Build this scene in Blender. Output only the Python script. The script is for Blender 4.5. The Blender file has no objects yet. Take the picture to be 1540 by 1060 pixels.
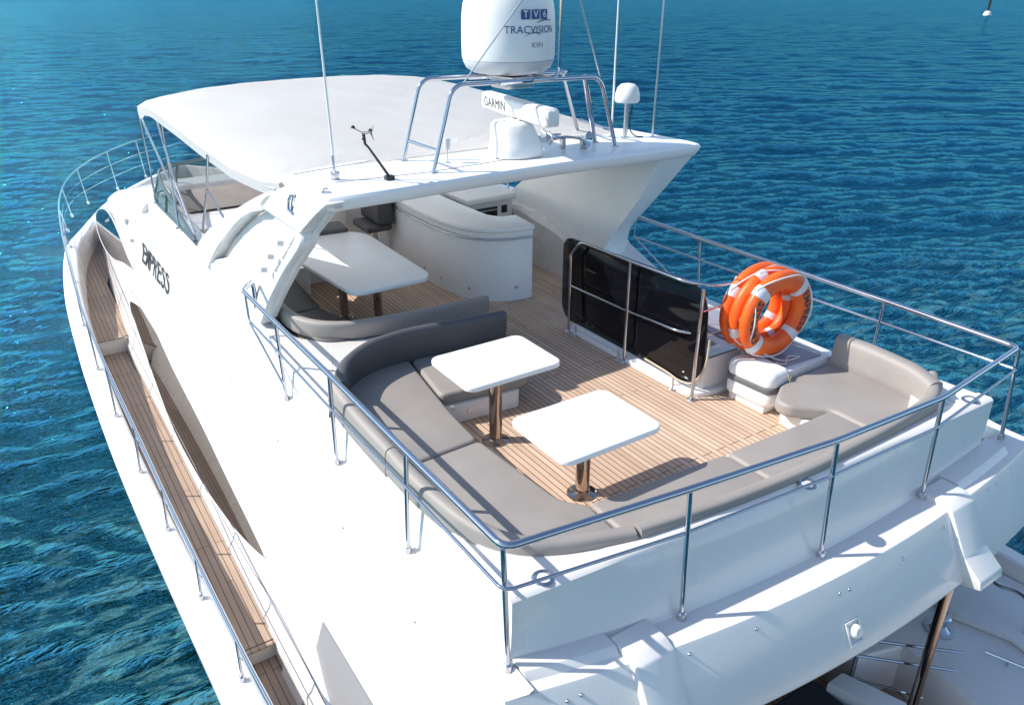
import bpy, bmesh, math, random
import numpy as np
from mathutils import Vector, Matrix
S = bpy.context.scene
COL = S.collection
R = math.radians
random.seed(4)

# ---------------------------------------------------------------- camera, sky, sun, exposure
cd = bpy.data.cameras.new("camera"); cam = bpy.data.objects.new("camera", cd); COL.objects.link(cam)
cam.location = (0, 0, 4.0); cam.rotation_euler = (R(90 - 25.3), 0, R(-33.4))
cd.sensor_width = 36.0; cd.lens = 1180 / 1540 * 36; cd.clip_start = 0.05; cd.clip_end = 20000
S.camera = cam
SUN = Vector((-0.97, 0.62, 1.0)).normalized()
EL = math.asin(SUN.z); AZ = math.atan2(SUN.x, SUN.y)
w = bpy.data.worlds.new("World"); S.world = w; w.use_nodes = True
wn = w.node_tree; bg = wn.nodes["Background"]
sky = wn.nodes.new("ShaderNodeTexSky"); sky.sky_type = 'NISHITA'; sky.sun_disc = False
sky.sun_elevation = EL; sky.sun_rotation = AZ; sky.air_density = 1.0; sky.dust_density = 0.5; sky.ozone_density = 1.0
wn.links.new(sky.outputs[0], bg.inputs[0]); bg.inputs[1].default_value = 0.135
sl = bpy.data.lights.new("sun", 'SUN'); so = bpy.data.objects.new("sun", sl); COL.objects.link(so)
sl.energy = 4.0; sl.angle = R(0.55); sl.color = (1.0, 0.955, 0.89)
so.rotation_euler = (-SUN).to_track_quat('-Z', 'Y').to_euler(); so.location = (-20, 12, 25)
S.view_settings.view_transform = 'Standard'; S.view_settings.look = 'None'
S.view_settings.gamma = 1.0; S.view_settings.exposure = 0.62; S.view_settings.use_curve_mapping = False

# ---------------------------------------------------------------- helpers
ORG = {}

def new_mat(name, col, rough=0.4, metal=0.0, ior=1.5, coat=0.0):
    m = bpy.data.materials.new(name); m.use_nodes = True
    b = m.node_tree.nodes["Principled BSDF"]
    b.inputs["Base Color"].default_value = (*col, 1); b.inputs["Roughness"].default_value = rough
    b.inputs["Metallic"].default_value = metal; b.inputs["IOR"].default_value = ior
    b.inputs["Coat Weight"].default_value = coat; b.inputs["Coat Roughness"].default_value = 0.08
    return m

def node(m, t, **kw):
    n = m.node_tree.nodes.new(t)
    for k, v in kw.items():
        if k in n.inputs: n.inputs[k].default_value = v
        else: setattr(n, k, v)
    return n

def link(m, a, b): m.node_tree.links.new(a, b)
def bsdf(m): return m.node_tree.nodes["Principled BSDF"]

def add_noise(m, scale, c1, c2, bump=0.0, bscale=None, detail=4, rough=None):
    pos = node(m, "ShaderNodeNewGeometry")
    n = node(m, "ShaderNodeTexNoise", Scale=scale, Detail=detail)
    link(m, pos.outputs["Position"], n.inputs["Vector"])
    r = node(m, "ShaderNodeValToRGB")
    r.color_ramp.elements[0].position = 0.3; r.color_ramp.elements[1].position = 0.7
    r.color_ramp.elements[0].color = (*c1, 1); r.color_ramp.elements[1].color = (*c2, 1)
    link(m, n.outputs["Fac"], r.inputs[0]); link(m, r.outputs[0], bsdf(m).inputs["Base Color"])
    if rough:
        mr = node(m, "ShaderNodeMapRange"); mr.inputs[3].default_value, mr.inputs[4].default_value = rough
        link(m, n.outputs["Fac"], mr.inputs[0]); link(m, mr.outputs[0], bsdf(m).inputs["Roughness"])
    if bump:
        n2 = node(m, "ShaderNodeTexNoise", Scale=bscale or scale, Detail=3)
        link(m, pos.outputs["Position"], n2.inputs["Vector"])
        bp = node(m, "ShaderNodeBump", Strength=bump, Distance=0.01)
        link(m, n2.outputs["Fac"], bp.inputs["Height"]); link(m, bp.outputs[0], bsdf(m).inputs["Normal"])
    return m

def obj(name, bm, mat, parent=None, smooth=True, ang=38, loc=None):
    me = bpy.data.meshes.new(name)
    bmesh.ops.recalc_face_normals(bm, faces=bm.faces)
    bm.normal_update()
    if parent is not None:
        org = ORG[parent.name]
    else:
        if loc is None:
            xs = [v.co for v in bm.verts]
            loc = (sum(v.x for v in xs) / len(xs), sum(v.y for v in xs) / len(xs), min(v.z for v in xs))
        org = Vector(loc)
    bmesh.ops.translate(bm, verts=bm.verts, vec=-org)
    bm.to_mesh(me); bm.free()
    if smooth:
        me.shade_smooth(); me.set_sharp_from_angle(angle=R(ang))
    mats = mat if isinstance(mat, (list, tuple)) else [mat]
    for mm in mats: me.materials.append(mm)
    o = bpy.data.objects.new(name, me); COL.objects.link(o)
    ORG[o.name] = org
    if parent is not None: o.parent = parent
    else: o.location = org
    return o

def tag(o, label=None, cat=None, group=None, kind=None):
    if label: o["label"] = label
    if cat: o["category"] = cat
    if group: o["group"] = group
    if kind: o["kind"] = kind
    return o

def thing(name, label, cat, loc, group=None):
    o = bpy.data.objects.new(name, None); COL.objects.link(o); o.empty_display_size = 0.2
    o.location = loc; ORG[o.name] = Vector(loc)
    return tag(o, label, cat, group)

def copy_tree(o, parent=None):
    c = o.copy(); COL.objects.link(c)
    ORG[c.name] = ORG[o.name]
    if parent is not None: c.parent = parent
    for ch in list(o.children): copy_tree(ch, c)
    return c

def NB(): return bmesh.new()

def merge(dst, src):
    me = bpy.data.meshes.new("tmp"); src.to_mesh(me); src.free(); dst.from_mesh(me); bpy.data.meshes.remove(me)
    return dst

def box(bm, x0, x1, y0, y1, z0, z1, bev=0.0, seg=2):
    t = NB(); bmesh.ops.create_cube(t, size=1)
    for v in t.verts:
        v.co = Vector(((x0 + x1) / 2 + v.co.x * (x1 - x0), (y0 + y1) / 2 + v.co.y * (y1 - y0), (z0 + z1) / 2 + v.co.z * (z1 - z0)))
    if bev: bmesh.ops.bevel(t, geom=t.edges[:], offset=bev, segments=seg, affect='EDGES', profile=0.5)
    return merge(bm, t)

def round_poly(pts, r, n=6):
    """round the corners of a closed 2-D polygon; r one radius or a list"""
    out = []; N = len(pts)
    rs = r if isinstance(r, (list, tuple)) else [r] * N
    for i in range(N):
        p = Vector(pts[i]); a = Vector(pts[i - 1]); b = Vector(pts[(i + 1) % N])
        da, db = (a - p), (b - p); la, lb = da.length, db.length
        d = min(rs[i], la * 0.48, lb * 0.48)
        if d < 1e-4: out.append(tuple(p)); continue
        p0 = p + da.normalized() * d; p1 = p + db.normalized() * d
        bis = da.normalized() + db.normalized()
        if bis.length < 1e-3: out.append(tuple(p)); continue
        half = da.angle(db) / 2; rad = d * math.tan(half); c = p + bis.normalized() * (d / math.cos(half))
        v0, v1 = p0 - c, p1 - c; ang = v0.angle_signed(v1)
        for k in range(n + 1):
            a_ = -ang * k / n
            out.append((c.x + v0.x * math.cos(a_) - v0.y * math.sin(a_), c.y + v0.x * math.sin(a_) + v0.y * math.cos(a_)))
    return out

def catmull(pts, n=6, closed=False):
    P = [Vector(p) for p in pts]; N = len(P); out = []
    rng = range(N) if closed else range(N - 1)
    for i in rng:
        if closed: p0, p1, p2, p3 = P[i - 1], P[i], P[(i + 1) % N], P[(i + 2) % N]
        else: p0, p1, p2, p3 = P[max(i - 1, 0)], P[i], P[i + 1], P[min(i + 2, N - 1)]
        for k in range(n):
            t = k / n
            out.append(0.5 * ((2 * p1) + (p2 - p0) * t + (2 * p0 - 5 * p1 + 4 * p2 - p3) * t * t + (3 * p1 - p0 - 3 * p2 + p3) * t ** 3))
    if not closed: out.append(P[-1])
    return out

def inset_poly(poly, d):
    N = len(poly); A = sum(poly[i - 1][0] * poly[i][1] - poly[i][0] * poly[i - 1][1] for i in range(N)); sg = 1 if A > 0 else -1
    out = []
    for i in range(N):
        p = Vector(poly[i][:2]); a = (p - Vector(poly[i - 1][:2])); b = (Vector(poly[(i + 1) % N][:2]) - p)
        a = a.normalized() if a.length > 1e-7 else b.normalized(); b = b.normalized() if b.length > 1e-7 else a
        na = Vector((-a.y, a.x)) * sg; nb_ = Vector((-b.y, b.x)) * sg; m = (na + nb_)
        m = m.normalized() if m.length > 1e-5 else na
        q = p + m * (d / max(.5, m.dot(na))); out.append((q.x, q.y))
    return out

def prism(bm, poly, z0, z1, bev=0.0, seg=3, bottom=True):
    P = [poly[i] for i in range(len(poly)) if (Vector(poly[i][:2]) - Vector(poly[i - 1][:2])).length > 1e-4]
    rings = []
    if bev:
        q = [(bev * (1 - math.cos(math.pi / 2 * k / seg)), bev * (1 - math.sin(math.pi / 2 * k / seg))) for k in range(seg + 1)]
        if bottom: rings += [(i_, z0 + h_) for h_, i_ in [(b_, a_) for a_, b_ in q]][::1] if False else [(bev * (1 - math.sin(math.pi / 2 * k / seg)), z0 + bev * (1 - math.cos(math.pi / 2 * k / seg))) for k in range(seg + 1)]
        else: rings += [(0, z0)]
        rings += [(bev * (1 - math.cos(math.pi / 2 * k / seg)), z1 - bev * (1 - math.sin(math.pi / 2 * k / seg))) for k in range(seg + 1)]
    else: rings = [(0, z0), (0, z1)]
    t = NB(); loft(t, [[(x, y, z) for x, y in inset_poly(P, d)] for d, z in rings], closed=True, caps=True)
    bmesh.ops.recalc_face_normals(t, faces=t.faces)
    return merge(bm, t)

def extrude_poly(bm, pts, vec, bev=0.0, seg=2):
    """planar 3-D polygon extruded by a vector"""
    t = NB(); vs = [t.verts.new(p) for p in pts]; f = t.faces.new(vs)
    ex = bmesh.ops.extrude_face_region(t, geom=[f])
    bmesh.ops.translate(t, verts=[e for e in ex["geom"] if isinstance(e, bmesh.types.BMVert)], vec=vec)
    bmesh.ops.recalc_face_normals(t, faces=t.faces)
    if bev: bmesh.ops.bevel(t, geom=t.edges[:], offset=bev, segments=seg, affect='EDGES', profile=0.5)
    return merge(bm, t)

def loft(bm, secs, closed=False, caps=True, wrap=False):
    V = [[bm.verts.new(p) for p in s] for s in secs]; n = len(secs[0]); M = len(V)
    for i in range(M if wrap else M - 1):
        for j in range(n if closed else n - 1):
            try: bm.faces.new((V[i][j], V[i][(j + 1) % n], V[(i + 1) % M][(j + 1) % n], V[(i + 1) % M][j]))
            except ValueError: pass
    if caps and not wrap:
        for s in (V[0], V[-1]):
            try: bm.faces.new(s)
            except ValueError: pass
    return bm

def fillet(pts, r, n=6, closed=False):
    P = [Vector(p) for p in pts]; out = []
    for i, p in enumerate(P):
        if not closed and i in (0, len(P) - 1): out.append(p); continue
        a, b = P[i - 1], P[(i + 1) % len(P)]
        da, db = a - p, b - p; d = min(r, da.length * 0.48, db.length * 0.48)
        p0, p1 = p + da.normalized() * d, p + db.normalized() * d
        for k in range(n + 1):
            t = k / n; out.append(p0 * (1 - t) ** 2 + p * 2 * t * (1 - t) + p1 * t * t)
    return out

def tube(bm, pts, r, n=10, closed=False, caps=True):
    P = [Vector(p) for p in pts]; N = len(P)
    rs = r if isinstance(r, (list, tuple)) else [r] * N
    T = []
    for i in range(N):
        a = P[i - 1] if (i or closed) else P[0]; b = P[(i + 1) % N] if (i < N - 1 or closed) else P[-1]
        T.append((b - a).normalized())
    u = T[0].orthogonal().normalized(); secs = []
    for i in range(N):
        u = (u - T[i] * u.dot(T[i])).normalized(); v = T[i].cross(u)
        secs.append([P[i] + (u * math.cos(2 * math.pi * k / n) + v * math.sin(2 * math.pi * k / n)) * rs[i] for k in range(n)])
    return loft(bm, secs, closed=True, caps=caps and not closed, wrap=closed)

def sweep(bm, path, prof, caps=True, closed=False):
    """profile (offset to the left of travel, height) swept along a 3-D path kept upright; prof a list or list of lists"""
    P = [Vector(p) for p in path]; N = len(P); secs = []
    for i in range(N):
        a = P[i - 1] if (i or closed) else P[0]; b = P[(i + 1) % N] if (i < N - 1 or closed) else P[-1]
        t = (b - a); t.z = 0; t.normalize(); nrm = Vector((-t.y, t.x, 0))
        pr = prof[i] if isinstance(prof[0][0], (list, tuple)) else prof
        secs.append([P[i] + nrm * q[0] + Vector((0, 0, q[1])) for q in pr])
    return loft(bm, secs, closed=True, caps=caps, wrap=closed)

def lathe(bm, prof, c, axis='Z', n=32, M=None):
    t = NB(); secs = []
    for k in range(n):
        a = 2 * math.pi * k / n
        secs.append([Vector((p[0] * math.cos(a), p[0] * math.sin(a), p[1])) for p in prof])
    loft(t, secs, closed=False, caps=False, wrap=True)
    bmesh.ops.remove_doubles(t, verts=t.verts, dist=1e-5)
    if axis == 'X': bmesh.ops.transform(t, matrix=Matrix.Rotation(R(90), 4, 'Y'), verts=t.verts)
    if axis == 'Y': bmesh.ops.transform(t, matrix=Matrix.Rotation(R(-90), 4, 'X'), verts=t.verts)
    if M is not None: bmesh.ops.transform(t, matrix=M, verts=t.verts)
    bmesh.ops.translate(t, verts=t.verts, vec=c)
    return merge(bm, t)

def disc(bm, c, r, h, n=20, bev=0.0):
    return lathe(bm, [(0, 0), (r, 0), (r, h - bev), (r - bev, h), (0, h)] if bev else [(0, 0), (r, 0), (r, h), (0, h)], c, n=n)

def sphere(bm, c, r, sz=1.0, n=14):
    return lathe(bm, [(r * math.sin(math.pi * k / 10), -r * sz * math.cos(math.pi * k / 10)) for k in range(11)], c, n=n)

def text_mesh(body, size, fn, offset=0.0, spacing=1.0, cuts=0):
    """lettering turned into mesh; fn maps the flat (x, y) of the text to a 3-D point"""
    cu = bpy.data.curves.new("lettering", 'FONT'); cu.body = body; cu.size = size; cu.offset = offset
    cu.space_character = spacing; cu.align_x = 'CENTER'; cu.align_y = 'CENTER'; cu.resolution_u = 3
    o = bpy.data.objects.new("lettering", cu); COL.objects.link(o)
    dg = bpy.context.evaluated_depsgraph_get(); me = bpy.data.meshes.new_from_object(o.evaluated_get(dg))
    bm = NB(); bm.from_mesh(me); bpy.data.objects.remove(o); bpy.data.meshes.remove(me); bpy.data.curves.remove(cu)
    for _ in range(cuts): bmesh.ops.subdivide_edges(bm, edges=[e for e in bm.edges if e.calc_length() > size * 0.12], cuts=1)
    for v in bm.verts: v.co = Vector(fn(v.co.x, v.co.y))
    return bm

# ---------------------------------------------------------------- materials
WHITE = add_noise(new_mat("gelcoat_white", (.8, .8, .79), .25, coat=.35), 1.3, (.725, .705, .68), (.755, .735, .71), bump=.03, bscale=2.2, rough=(.2, .34))
CREAM = add_noise(new_mat("gelcoat_cream", (.72, .66, .60), .35), 2.0, (.70, .65, .60), (.75, .70, .64))
TABLE = add_noise(new_mat("table_white", (.84, .84, .83), .3), 3, (.83, .83, .82), (.86, .86, .85))
CHROME = new_mat("polished_steel", (.50, .53, .58), .07, 1.0)
STEEL = new_mat("satin_steel", (.6, .6, .62), .28, 1.0)
BRONZE = new_mat("smoked_steel", (.47, .40, .35), .10, 1.0)
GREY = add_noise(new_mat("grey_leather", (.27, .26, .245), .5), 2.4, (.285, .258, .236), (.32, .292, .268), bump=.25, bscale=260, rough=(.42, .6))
MIDG = add_noise(new_mat("shadow_grey_leather", (.13, .13, .135), .5), 2.4, (.070, .073, .080), (.09, .093, .10), bump=.25, bscale=260)  # same grey leather darkened: the hardtop's shade put into the colour
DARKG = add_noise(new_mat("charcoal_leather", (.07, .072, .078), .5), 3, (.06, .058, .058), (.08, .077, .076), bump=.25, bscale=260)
BLACK = new_mat("black_rubber", (.012, .012, .013), .5)
DARKM = new_mat("dark_cast_metal", (.05, .05, .052), .35, .6)
INK = new_mat("lettering_ink", (.03, .03, .035), .4)
BLUEINK = new_mat("lettering_blue", (.02, .07, .22), .4)
SMOKE = new_mat("smoked_acrylic", (.004, .004, .006), .05, 0, 1.35)
SMOKELID = new_mat("smoked_lid", (.30, .27, .30), .12, coat=.3)
PLASTIC = add_noise(new_mat("white_plastic", (.78, .78, .76), .4), 4, (.76, .76, .74), (.8, .8, .78))
DOMEGREY = new_mat("dome_grey", (.55, .56, .58), .35)
CANVAS = add_noise(new_mat("canvas_white", (.8, .79, .77), .75), .9, (.79, .775, .75), (.84, .83, .81), bump=.25, bscale=1.7)
TAUPE = add_noise(new_mat("taupe_cover", (.33, .29, .26), .7), 3, (.20, .175, .16), (.235, .21, .19), bump=.4, bscale=6)
ORANGE = add_noise(new_mat("orange_shell", (.75, .12, .015), .42), 5, (.80, .10, .010), (.88, .145, .014))
TAPE = new_mat("reflective_tape", (.62, .63, .66), .35)
ROPE = add_noise(new_mat("white_rope", (.75, .74, .72), .8), 60, (.6, .59, .57), (.82, .81, .79))
BEIGEROPE = new_mat("beige_rope", (.5, .42, .3), .8)
STRAPM = new_mat("grey_strap", (.12, .12, .13), .7)
LENSM = new_mat("lamp_lens", (.85, .84, .78), .2)
SEAM = new_mat("seam_caulk", (.25, .24, .23), .6)
NAVY = add_noise(new_mat("navy_fabric", (.02, .025, .035), .85), 40, (.016, .02, .03), (.03, .035, .045))

MIRROR = new_mat("mirror_tint", (.46, .43, .41), .03, 1.0)
FRAME = new_mat("windscreen_frame", (.16, .20, .20), .3, .6)
GLASS = new_mat("green_glass", (.50, .76, .73), .02)
_b = bsdf(GLASS); _b.inputs["Transmission Weight"].default_value = .0; _b.inputs["Alpha"].default_value = .58
_b.inputs["Base Color"].default_value = (.045, .15, .145, 1)

def teak_mat(name, dark=1.0, pitch=.062):
    m = new_mat(name, (.4, .26, .16), .62)
    g = node(m, "ShaderNodeNewGeometry"); sp = node(m, "ShaderNodeSeparateXYZ"); cb = node(m, "ShaderNodeCombineXYZ")
    link(m, g.outputs["Position"], sp.inputs[0]); link(m, sp.outputs[1], cb.inputs[0]); link(m, sp.outputs[0], cb.inputs[1])
    br = node(m, "ShaderNodeTexBrick", Scale=1.0)
    br.inputs["Brick Width"].default_value = 2.1; br.inputs["Row Height"].default_value = pitch
    br.inputs["Mortar Size"].default_value = .0042; br.inputs["Mortar Smooth"].default_value = .1; br.inputs["Bias"].default_value = 0
    br.offset = .37; br.offset_frequency = 3
    br.inputs["Color1"].default_value = (.54 * dark, .375 * dark, .265 * dark, 1); br.inputs["Color2"].default_value = (.66 * dark, .48 * dark, .355 * dark, 1)
    br.inputs["Mortar"].default_value = (.035, .028, .024, 1); link(m, cb.outputs[0], br.inputs["Vector"])
    mp = node(m, "ShaderNodeMapping"); mp.inputs["Scale"].default_value = (3, 90, 30); link(m, cb.outputs[0], mp.inputs[0])
    nz = node(m, "ShaderNodeTexNoise", Scale=1.0, Detail=5); link(m, mp.outputs[0], nz.inputs["Vector"])
    n2 = node(m, "ShaderNodeTexNoise", Scale=1.1, Detail=3); link(m, g.outputs["Position"], n2.inputs["Vector"])
    mr = node(m, "ShaderNodeMapRange"); mr.inputs[3].default_value = .78; mr.inputs[4].default_value = 1.22; link(m, nz.outputs["Fac"], mr.inputs[0])
    mr2 = node(m, "ShaderNodeMapRange"); mr2.inputs[3].default_value = .72; mr2.inputs[4].default_value = 1.26; link(m, n2.outputs["Fac"], mr2.inputs[0])
    mu = node(m, "ShaderNodeMath", operation='MULTIPLY'); link(m, mr.outputs[0], mu.inputs[0]); link(m, mr2.outputs[0], mu.inputs[1])
    vm = node(m, "ShaderNodeVectorMath", operation='SCALE'); link(m, br.outputs["Color"], vm.inputs[0]); link(m, mu.outputs[0], vm.inputs["Scale"])
    link(m, vm.outputs[0], bsdf(m).inputs["Base Color"])
    bp = node(m, "ShaderNodeBump", Strength=.25, Distance=.003); link(m, br.outputs["Fac"], bp.inputs["Height"]); bp.invert = True
    link(m, bp.outputs[0], bsdf(m).inputs["Normal"])
    return m
TEAK = teak_mat("teak_deck")
TEAKS = teak_mat("teak_side_deck", .64, .075)

# ---------------------------------------------------------------- sea
WZ = -4.2
def water_mat():
    m = new_mat("sea_water", (.0, .03, .045), .06, 0, 1.333)
    g = node(m, "ShaderNodeNewGeometry")
    ln0 = node(m, "ShaderNodeVectorMath", operation='LENGTH'); link(m, g.outputs["Position"], ln0.inputs[0])
    fm0 = node(m, "ShaderNodeMapRange"); fm0.inputs[1].default_value = 20; fm0.inputs[2].default_value = 130; link(m, ln0.outputs["Value"], fm0.inputs[0])
    hs = None
    for sc, st, rot in (((.03, .12, 1), 16, 20), ((.07, .26, 1), 7.5, 26), ((.22, .75, 1), 3.2, 18), ((.6, 1.9, 1), 1.1, 22), ((1.5, 5.0, 1), .85, 30), ((3.6, 10.5, 1), .52, 16), ((9, 21, 1), .24, 8), ((22, 40, 1), .07, 25)):
        mp = node(m, "ShaderNodeMapping"); mp.inputs["Rotation"].default_value = (0, 0, R(rot)); mp.inputs["Scale"].default_value = sc
        link(m, g.outputs["Position"], mp.inputs[0])
        n = node(m, "ShaderNodeTexNoise", Scale=1.0, Detail=3, Roughness=.5, Distortion=.5); link(m, mp.outputs[0], n.inputs["Vector"])
        mu = node(m, "ShaderNodeMath", operation='MULTIPLY'); mu.inputs[1].default_value = st; link(m, n.outputs["Fac"], mu.inputs[0])
        if st > 2:
            m2_ = node(m, "ShaderNodeMath", operation='MULTIPLY'); link(m, mu.outputs[0], m2_.inputs[0]); link(m, fm0.outputs[0], m2_.inputs[1]); mu = m2_
        if hs is None: hs = mu
        else:
            ad = node(m, "ShaderNodeMath", operation='ADD'); link(m, hs.outputs[0], ad.inputs[0]); link(m, mu.outputs[0], ad.inputs[1]); hs = ad
    bsdf(m).inputs["Specular Tint"].default_value = (.14, .60, 1.0, 1); bsdf(m).inputs["Specular IOR Level"].default_value = .42
    bp = node(m, "ShaderNodeBump", Strength=1.0, Distance=.28); link(m, hs.outputs[0], bp.inputs["Height"])
    link(m, bp.outputs[0], bsdf(m).inputs["Normal"])
    # distance from the anchorage: shallow green inshore, deep blue farther out, ripples too fine to resolve turn into roughness
    ln = node(m, "ShaderNodeVectorMath", operation='LENGTH'); link(m, g.outputs["Position"], ln.inputs[0])
    far = node(m, "ShaderNodeMapRange"); far.inputs[1].default_value = 9; far.inputs[2].default_value = 60; link(m, ln.outputs["Value"], far.inputs[0])
    rg = node(m, "ShaderNodeMapRange"); rg.inputs[1].default_value = 20; rg.inputs[2].default_value = 300; rg.inputs[3].default_value = .06; rg.inputs[4].default_value = .16
    link(m, ln.outputs["Value"], rg.inputs[0]); link(m, rg.outputs[0], bsdf(m).inputs["Roughness"])
    n3 = node(m, "ShaderNodeTexNoise", Scale=.05, Detail=4); link(m, g.outputs["Position"], n3.inputs["Vector"])
    mix = node(m, "ShaderNodeMix", data_type='RGBA'); mix.inputs[6].default_value = (.0001, .0165, .0175, 1); mix.inputs[7].default_value = (.0003, .019, .038, 1)
    ad = node(m, "ShaderNodeMath", operation='MULTIPLY_ADD'); link(m, n3.outputs["Fac"], ad.inputs[0]); ad.inputs[1].default_value = .5; link(m, far.outputs[0], ad.inputs[2])
    sb2 = node(m, "ShaderNodeMath", operation='SUBTRACT', use_clamp=True); link(m, ad.outputs[0], sb2.inputs[0]); sb2.inputs[1].default_value = .25
    link(m, sb2.outputs[0], mix.inputs[0])
    # white hull's broken reflection, painted into the water colour as pale patches
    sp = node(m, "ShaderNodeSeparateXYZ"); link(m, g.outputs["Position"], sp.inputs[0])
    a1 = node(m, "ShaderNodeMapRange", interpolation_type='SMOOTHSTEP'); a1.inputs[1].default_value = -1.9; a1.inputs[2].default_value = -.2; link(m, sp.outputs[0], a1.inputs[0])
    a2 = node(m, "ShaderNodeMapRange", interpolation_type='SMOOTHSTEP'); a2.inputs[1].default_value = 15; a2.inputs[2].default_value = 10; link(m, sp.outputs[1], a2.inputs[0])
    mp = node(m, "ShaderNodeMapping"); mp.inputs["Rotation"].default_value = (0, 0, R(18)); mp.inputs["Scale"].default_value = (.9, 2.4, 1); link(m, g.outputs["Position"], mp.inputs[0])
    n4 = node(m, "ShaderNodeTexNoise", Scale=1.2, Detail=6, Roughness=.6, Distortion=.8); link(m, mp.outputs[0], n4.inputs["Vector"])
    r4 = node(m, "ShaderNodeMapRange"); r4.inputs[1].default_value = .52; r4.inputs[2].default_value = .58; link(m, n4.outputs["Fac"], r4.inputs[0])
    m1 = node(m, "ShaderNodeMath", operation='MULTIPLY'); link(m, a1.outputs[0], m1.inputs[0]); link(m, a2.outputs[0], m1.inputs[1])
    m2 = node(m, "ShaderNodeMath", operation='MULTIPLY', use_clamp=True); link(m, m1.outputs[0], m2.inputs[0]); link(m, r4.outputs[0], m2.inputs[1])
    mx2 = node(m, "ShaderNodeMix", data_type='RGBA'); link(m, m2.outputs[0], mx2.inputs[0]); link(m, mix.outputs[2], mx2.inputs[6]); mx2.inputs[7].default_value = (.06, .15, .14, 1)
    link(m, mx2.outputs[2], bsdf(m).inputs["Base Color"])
    bsdf(m).inputs["Specular IOR Level"].default_value = 0.0
    gl = node(m, "ShaderNodeBsdfGlossy"); gl.inputs["Color"].default_value = (.13, .55, .79, 1)
    link(m, rg.outputs[0], gl.inputs["Roughness"]); link(m, bp.outputs[0], gl.inputs["Normal"])
    fr = node(m, "ShaderNodeFresnel"); fr.inputs["IOR"].default_value = 1.33; link(m, bp.outputs[0], fr.inputs["Normal"])
    fm = node(m, "ShaderNodeMath", operation='MULTIPLY', use_clamp=True); fm.inputs[1].default_value = .50; link(m, fr.outputs[0], fm.inputs[0])
    ms = node(m, "ShaderNodeMixShader"); link(m, fm.outputs[0], ms.inputs[0]); link(m, bsdf(m).outputs[0], ms.inputs[1]); link(m, gl.outputs[0], ms.inputs[2])
    link(m, ms.outputs[0], m.node_tree.nodes["Material Output"].inputs["Surface"])
    return m
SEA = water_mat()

def build_sea():
    rng = np.random.RandomState(7)
    rad = np.concatenate([[0.5], np.geomspace(3.0, 700, 1150), np.geomspace(740, 12000, 60)])
    az = np.concatenate([np.linspace(-12, 80, 1000), np.linspace(81.5, 346, 80)])
    az = np.radians(az)
    RR, AA = np.meshgrid(rad, az, indexing='ij')
    X = RR * np.sin(AA); Y = RR * np.cos(AA); Z = np.zeros_like(X); DX = np.zeros_like(X); DY = np.zeros_like(X)
    spac = np.gradient(rad)
    main = R(WAVE_DIR)
    for i in range(90):
        lam = .5 * (9 / .5) ** rng.rand()
        th = main + rng.randn() * .42
        k = 2 * math.pi / lam; kx, ky = k * math.sin(th), k * math.cos(th)
        amp = .0054 * lam ** .40
        fade = np.clip((lam / np.maximum(spac, .001) - 2.2) / 3, 0, 1)[:, None]
        ph = kx * X + ky * Y + rng.rand() * 6.28
        Z += amp * fade * np.cos(ph); s = np.sin(ph) * amp * fade * .85
        DX -= s * math.sin(th); DY -= s * math.cos(th)
    X = X + DX; Y = Y + DY
    n, mm = X.shape
    co = np.stack([X, Y, Z + WZ], -1).reshape(-1, 3).astype(np.float32)
    i = np.arange(n - 1)[:, None]; j = np.arange(mm)[None, :]
    a = i * mm + j; b = i * mm + (j + 1) % mm; c = (i + 1) * mm + (j + 1) % mm; d = (i + 1) * mm + j
    q = np.stack([a, d, c, b], -1).reshape(-1, 4)
    me = bpy.data.meshes.new("sea")
    me.vertices.add(len(co)); me.vertices.foreach_set("co", co.ravel())
    me.loops.add(q.size); me.loops.foreach_set("vertex_index", q.ravel().astype(np.int32))
    me.polygons.add(len(q)); me.polygons.foreach_set("loop_start", (np.arange(len(q)) * 4).astype(np.int32))
    me.update(); me.validate(); me.shade_smooth()
    # close the little hole under the camera
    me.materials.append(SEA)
    o = bpy.data.objects.new("water", me); COL.objects.link(o)
    tag(o, "rippled blue green sea around the white yacht", "water", kind="structure")
WAVE_DIR = 28
build_sea()

# ================================================================ THE YACHT
yacht = thing("motor_yacht", "large white motor yacht with teak side deck and black name lettering on its side", "yacht", (4.75, 12, WZ))
XC = 4.75
def mir(x): return 2 * XC - x

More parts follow.
